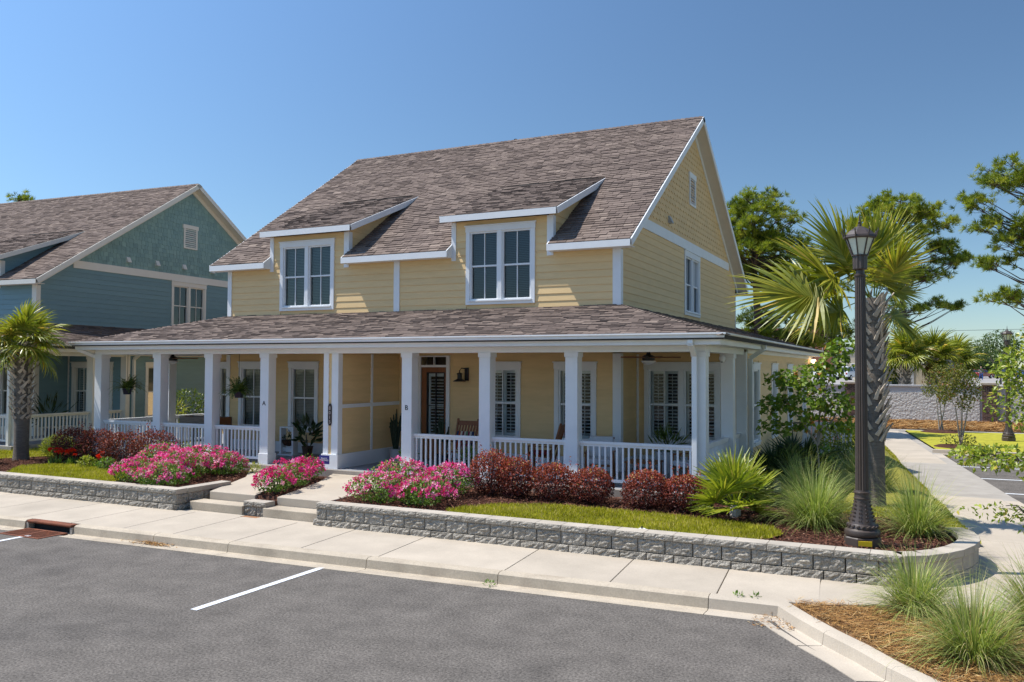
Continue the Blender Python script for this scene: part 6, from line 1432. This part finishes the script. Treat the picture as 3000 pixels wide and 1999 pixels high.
# cars
def car(label, x, y, rz, paint, kind='suv', z0=1.72):
    t = thing('parked_car', label, 'car', (x, y, z0), rz, 'cars in the upper parking lot'); P = M[paint]; w_ = .9
    if kind == 'truck':
        body = [(-2.7, .5), (2.65, .5), (2.7, .75), (2.6, 1.05), (1.5, 1.15), (-2.7, 1.15)]; cab = [(-.9, 1.15), (1.45, 1.15), (.75, 1.8), (-.75, 1.82)]; wx = (-1.75, 1.8)
    elif kind == 'van':
        body = [(-2.4, .4), (2.3, .4), (2.35, .8), (2.1, 1.1), (-2.4, 1.1)]; cab = [(-2.4, 1.1), (1.6, 1.1), (.9, 1.85), (-2.3, 1.9)]; wx = (-1.5, 1.5)
    elif kind == 'suv':
        body = [(-2.25, .4), (2.2, .4), (2.25, .7), (2.1, .98), (1.2, 1.05), (-2.25, 1.05)]; cab = [(-2.2, 1.05), (1.15, 1.05), (.45, 1.68), (-1.9, 1.7)]; wx = (-1.4, 1.4)
    else:
        body = [(-2.25, .32), (2.25, .32), (2.28, .6), (2.05, .82), (1.0, .92), (-1.9, .95), (-2.25, .85)]; cab = [(-1.6, .93), (1.0, .92), (.3, 1.4), (-.95, 1.42)]; wx = (-1.4, 1.4)
    MB().prism([(a, -w_, c) for a, c in body], (0, 2*w_, 0)).build('body', P, t, bevel=.08)
    b = MB(); n = len(cab); lo = [Vector((a, -w_*(.98 if c < cab[2][1]-.3 else .8), c)) for a, c in cab]; hi = [Vector((p.x, -p.y, p.z)) for p in lo]; b.add(lo+hi, [list(range(n))[::-1], list(range(n, 2*n))]+[(i, (i+1) % n, n+(i+1) % n, n+i) for i in range(n)]); b.build('cabin', P, t, bevel=.05)
    for s in (-1, 1):
        x0, x1, z0_, z1_ = cab[0][0], cab[1][0], cab[0][1], cab[2][1]; tx0, tx1 = cab[3][0], cab[2][0]; m_ = (x0+x1)/2; yb, yt = s*w_*.99, s*w_*.815
        for u0, u1 in ((.06, .47), (.53, .92)):
            L_ = lambda u, v: Vector(((x0+(x1-x0)*u)*(1-v)+(tx0+(tx1-tx0)*u)*v, (yb*(1-v)+yt*v), z0_+(z1_-z0_)*v))
            MB().add([L_(u0, .12), L_(u1, .12), L_(u1, .85), L_(u0, .85)], [(0, 1, 2, 3)]).build('side_window', M['carglass'], t)
        for xx in wx: q = MB(); q.tube([(xx, s*.72, .34), (xx, s*.93, .34)], .34, 18); wh = q.build('wheel', M['tyre'], t); q = MB(); q.tube([(xx, s*.9, .34), (xx, s*.94, .34)], .2, 14); q.build('rim', M['rim'], wh)
        MB().box(body[1][0]-.05, body[1][0]+.1, s*.62-.15, s*.62+.15, .66, .82).build('headlight', M['lampglass'], t); MB().box(body[0][0]-.03, body[0][0]+.02, s*.7-.1, s*.7+.1, .72, .95).build('tail_light', M['carred'], t)
    for i0, i1 in ((1, 2), (3, 0)):
        a, c = Vector((cab[i0][0], 0, cab[i0][1])), Vector((cab[i1][0], 0, cab[i1][1])); o_ = Vector((.012 if i0 == 1 else -.012, 0, .008))
        wb, wt = (.86, .7) if i0 == 1 else (.7, .86); p, q = a.lerp(c, .1)+o_, a.lerp(c, .88)+o_
        MB().add([p+Vector((0, -wb, 0)), p+Vector((0, wb, 0)), q+Vector((0, wt, 0)), q+Vector((0, -wt, 0))], [(0, 1, 2, 3)]).build('windscreen', M['carglass'], t)
for lb, x, y, rz, pm, kd in (('white pickup truck behind the stop sign', 3.9, 140, 15, 'carwhite', 'truck'), ('white van parked beyond the redbud crown', -8.6, 116, 70, 'carwhite', 'suv'), ('white car next to the far white van', -12.5, 120, 75, 'carwhite', 'sedan'), ('dark car parked beyond the white pickup', 11.5, 150, 60, 'cardark', 'sedan'), ('blue car among the far parked cars', 14.5, 152, 60, 'carblue', 'suv'), ('red car among the far parked cars', 8.2, 155, 60, 'carred', 'sedan'), ('white car at the right end of the far row', 18.5, 150, 60, 'carwhite', 'sedan'), ('silver white van behind the far parked cars', 9.5, 172, 20, 'carwhite', 'van'), ('dark car partly behind the redbud', -17, 128, 70, 'cardark', 'suv'), ('blue car behind the palm trunk', -4.5, 125, 40, 'carblue', 'sedan')): car(lb, x, y, R(rz), pm, kd)
# a person far off in the lot
t = thing('person', 'person in blue trousers and a pale shirt walking in the upper lot', 'person', (6.7, 126, 1.72), R(20))
def skinned(name, V, E_, rad, m_, parent):
    me = bpy.data.meshes.new(name); me.from_pydata(V, E_, []); o = raw(name, me, parent); md = o.modifiers.new('skin', 'SKIN')
    for v, r_ in zip(me.skin_vertices[0].data, rad): v.radius = (r_, r_)
    me.skin_vertices[0].data[0].use_root = True; s = o.modifiers.new('sub', 'SUBSURF'); s.levels = 1; s.render_levels = 1; me.materials.append(m_); return o
skinned('body', [(0, 0, .95), (0, 0, 1.15), (0, 0, 1.4), (0, 0, 1.52), (0, 0, 1.66), (.2, 0, 1.42), (.27, .03, 1.15), (.26, -.08, .9), (-.2, 0, 1.42), (-.27, .03, 1.15), (-.26, -.1, .9)], [(0, 1), (1, 2), (2, 3), (3, 4), (2, 5), (5, 6), (6, 7), (2, 8), (8, 9), (9, 10)], [.15, .15, .17, .06, .1, .07, .05, .04, .07, .05, .04], M['orangewall'], t)
skinned('trousers', [(0, 0, .98), (.1, 0, .85), (.12, -.12, .48), (.12, -.05, .05), (-.1, 0, .85), (-.12, .1, .48), (-.12, .2, .06)], [(0, 1), (1, 2), (2, 3), (0, 4), (4, 5), (5, 6)], [.16, .1, .08, .06, .1, .08, .06], M['denim'], t)
b = MB(); b.lathe([(.02, 1.57), (.08, 1.6), (.095, 1.68), (.085, 1.76), (.03, 1.8)], 12); b.build('head', M['skin'], t, smooth=True)
# buildings
def shop(label, x0, x1, y, z1, dep_, wallm, par, wins):
    t = thing('commercial_building', label, 'building', ((x0+x1)/2, y, 1.72), world=True)
    MB().box(x0, x1, y, y+dep_, 1.7, z1).build('wall', M[wallm], t); MB().box(x0-.2, x1+.2, y-.2, y+dep_+.2, z1, z1+.9).build('parapet', M[par], t)
    MB().box(x1-1.6, x1+.25, y-.3, y, 1.7, z1+1.2).build('pier', M['redbrick'], t); MB().box(x0-.1, x0+1.4, y-.3, y, 1.7, z1+1.2).build('pier', M['redbrick'], t)
    for k in range(wins):
        a = x0+2.4+(x1-x0-5)*k/wins; w_ = (x1-x0-5)/wins*.7
        wd = MB().box(a, a+w_, y-.06, y, 3.2, z1-2).build('window', M['white2'], t); MB().box(a+.15, a+w_-.15, y-.09, y-.06, 3.35, z1-2.15).build('pane', M['carglass'], wd)
shop('tan commercial building with brick piers behind the pine', -44, -15.8, 156, 9.4, 20, 'tan', 'redbrick', 5)
shop('low pale commercial building beyond the upper lot', -15, -3, 150, 6.1, 14, 'beige', 'stuccosm', 4)
t = thing('power_line', 'thin power line sagging across the sky between poles', 'cable', (0, 110, 7.2), world=True)
MB().tube([(-25+k*5, 110, 7.25+.004*(k-8)**2+.055*k) for k in range(18)], .022, 5).build('wire', M['blackmetal'], t)
for x in (-25, 60): MB().tube([(x, 110, 1.6), (x, 110, 7.6 if x < 0 else 8.6)], .15, 8).build('pole', M['bark'], t)
# ---------------------------------------------------------------- render settings
scene.render.resolution_x = 1024; scene.render.resolution_y = 682
scene.render.engine = 'CYCLES'
scene.cycles.max_bounces = 8; scene.cycles.transparent_max_bounces = 16
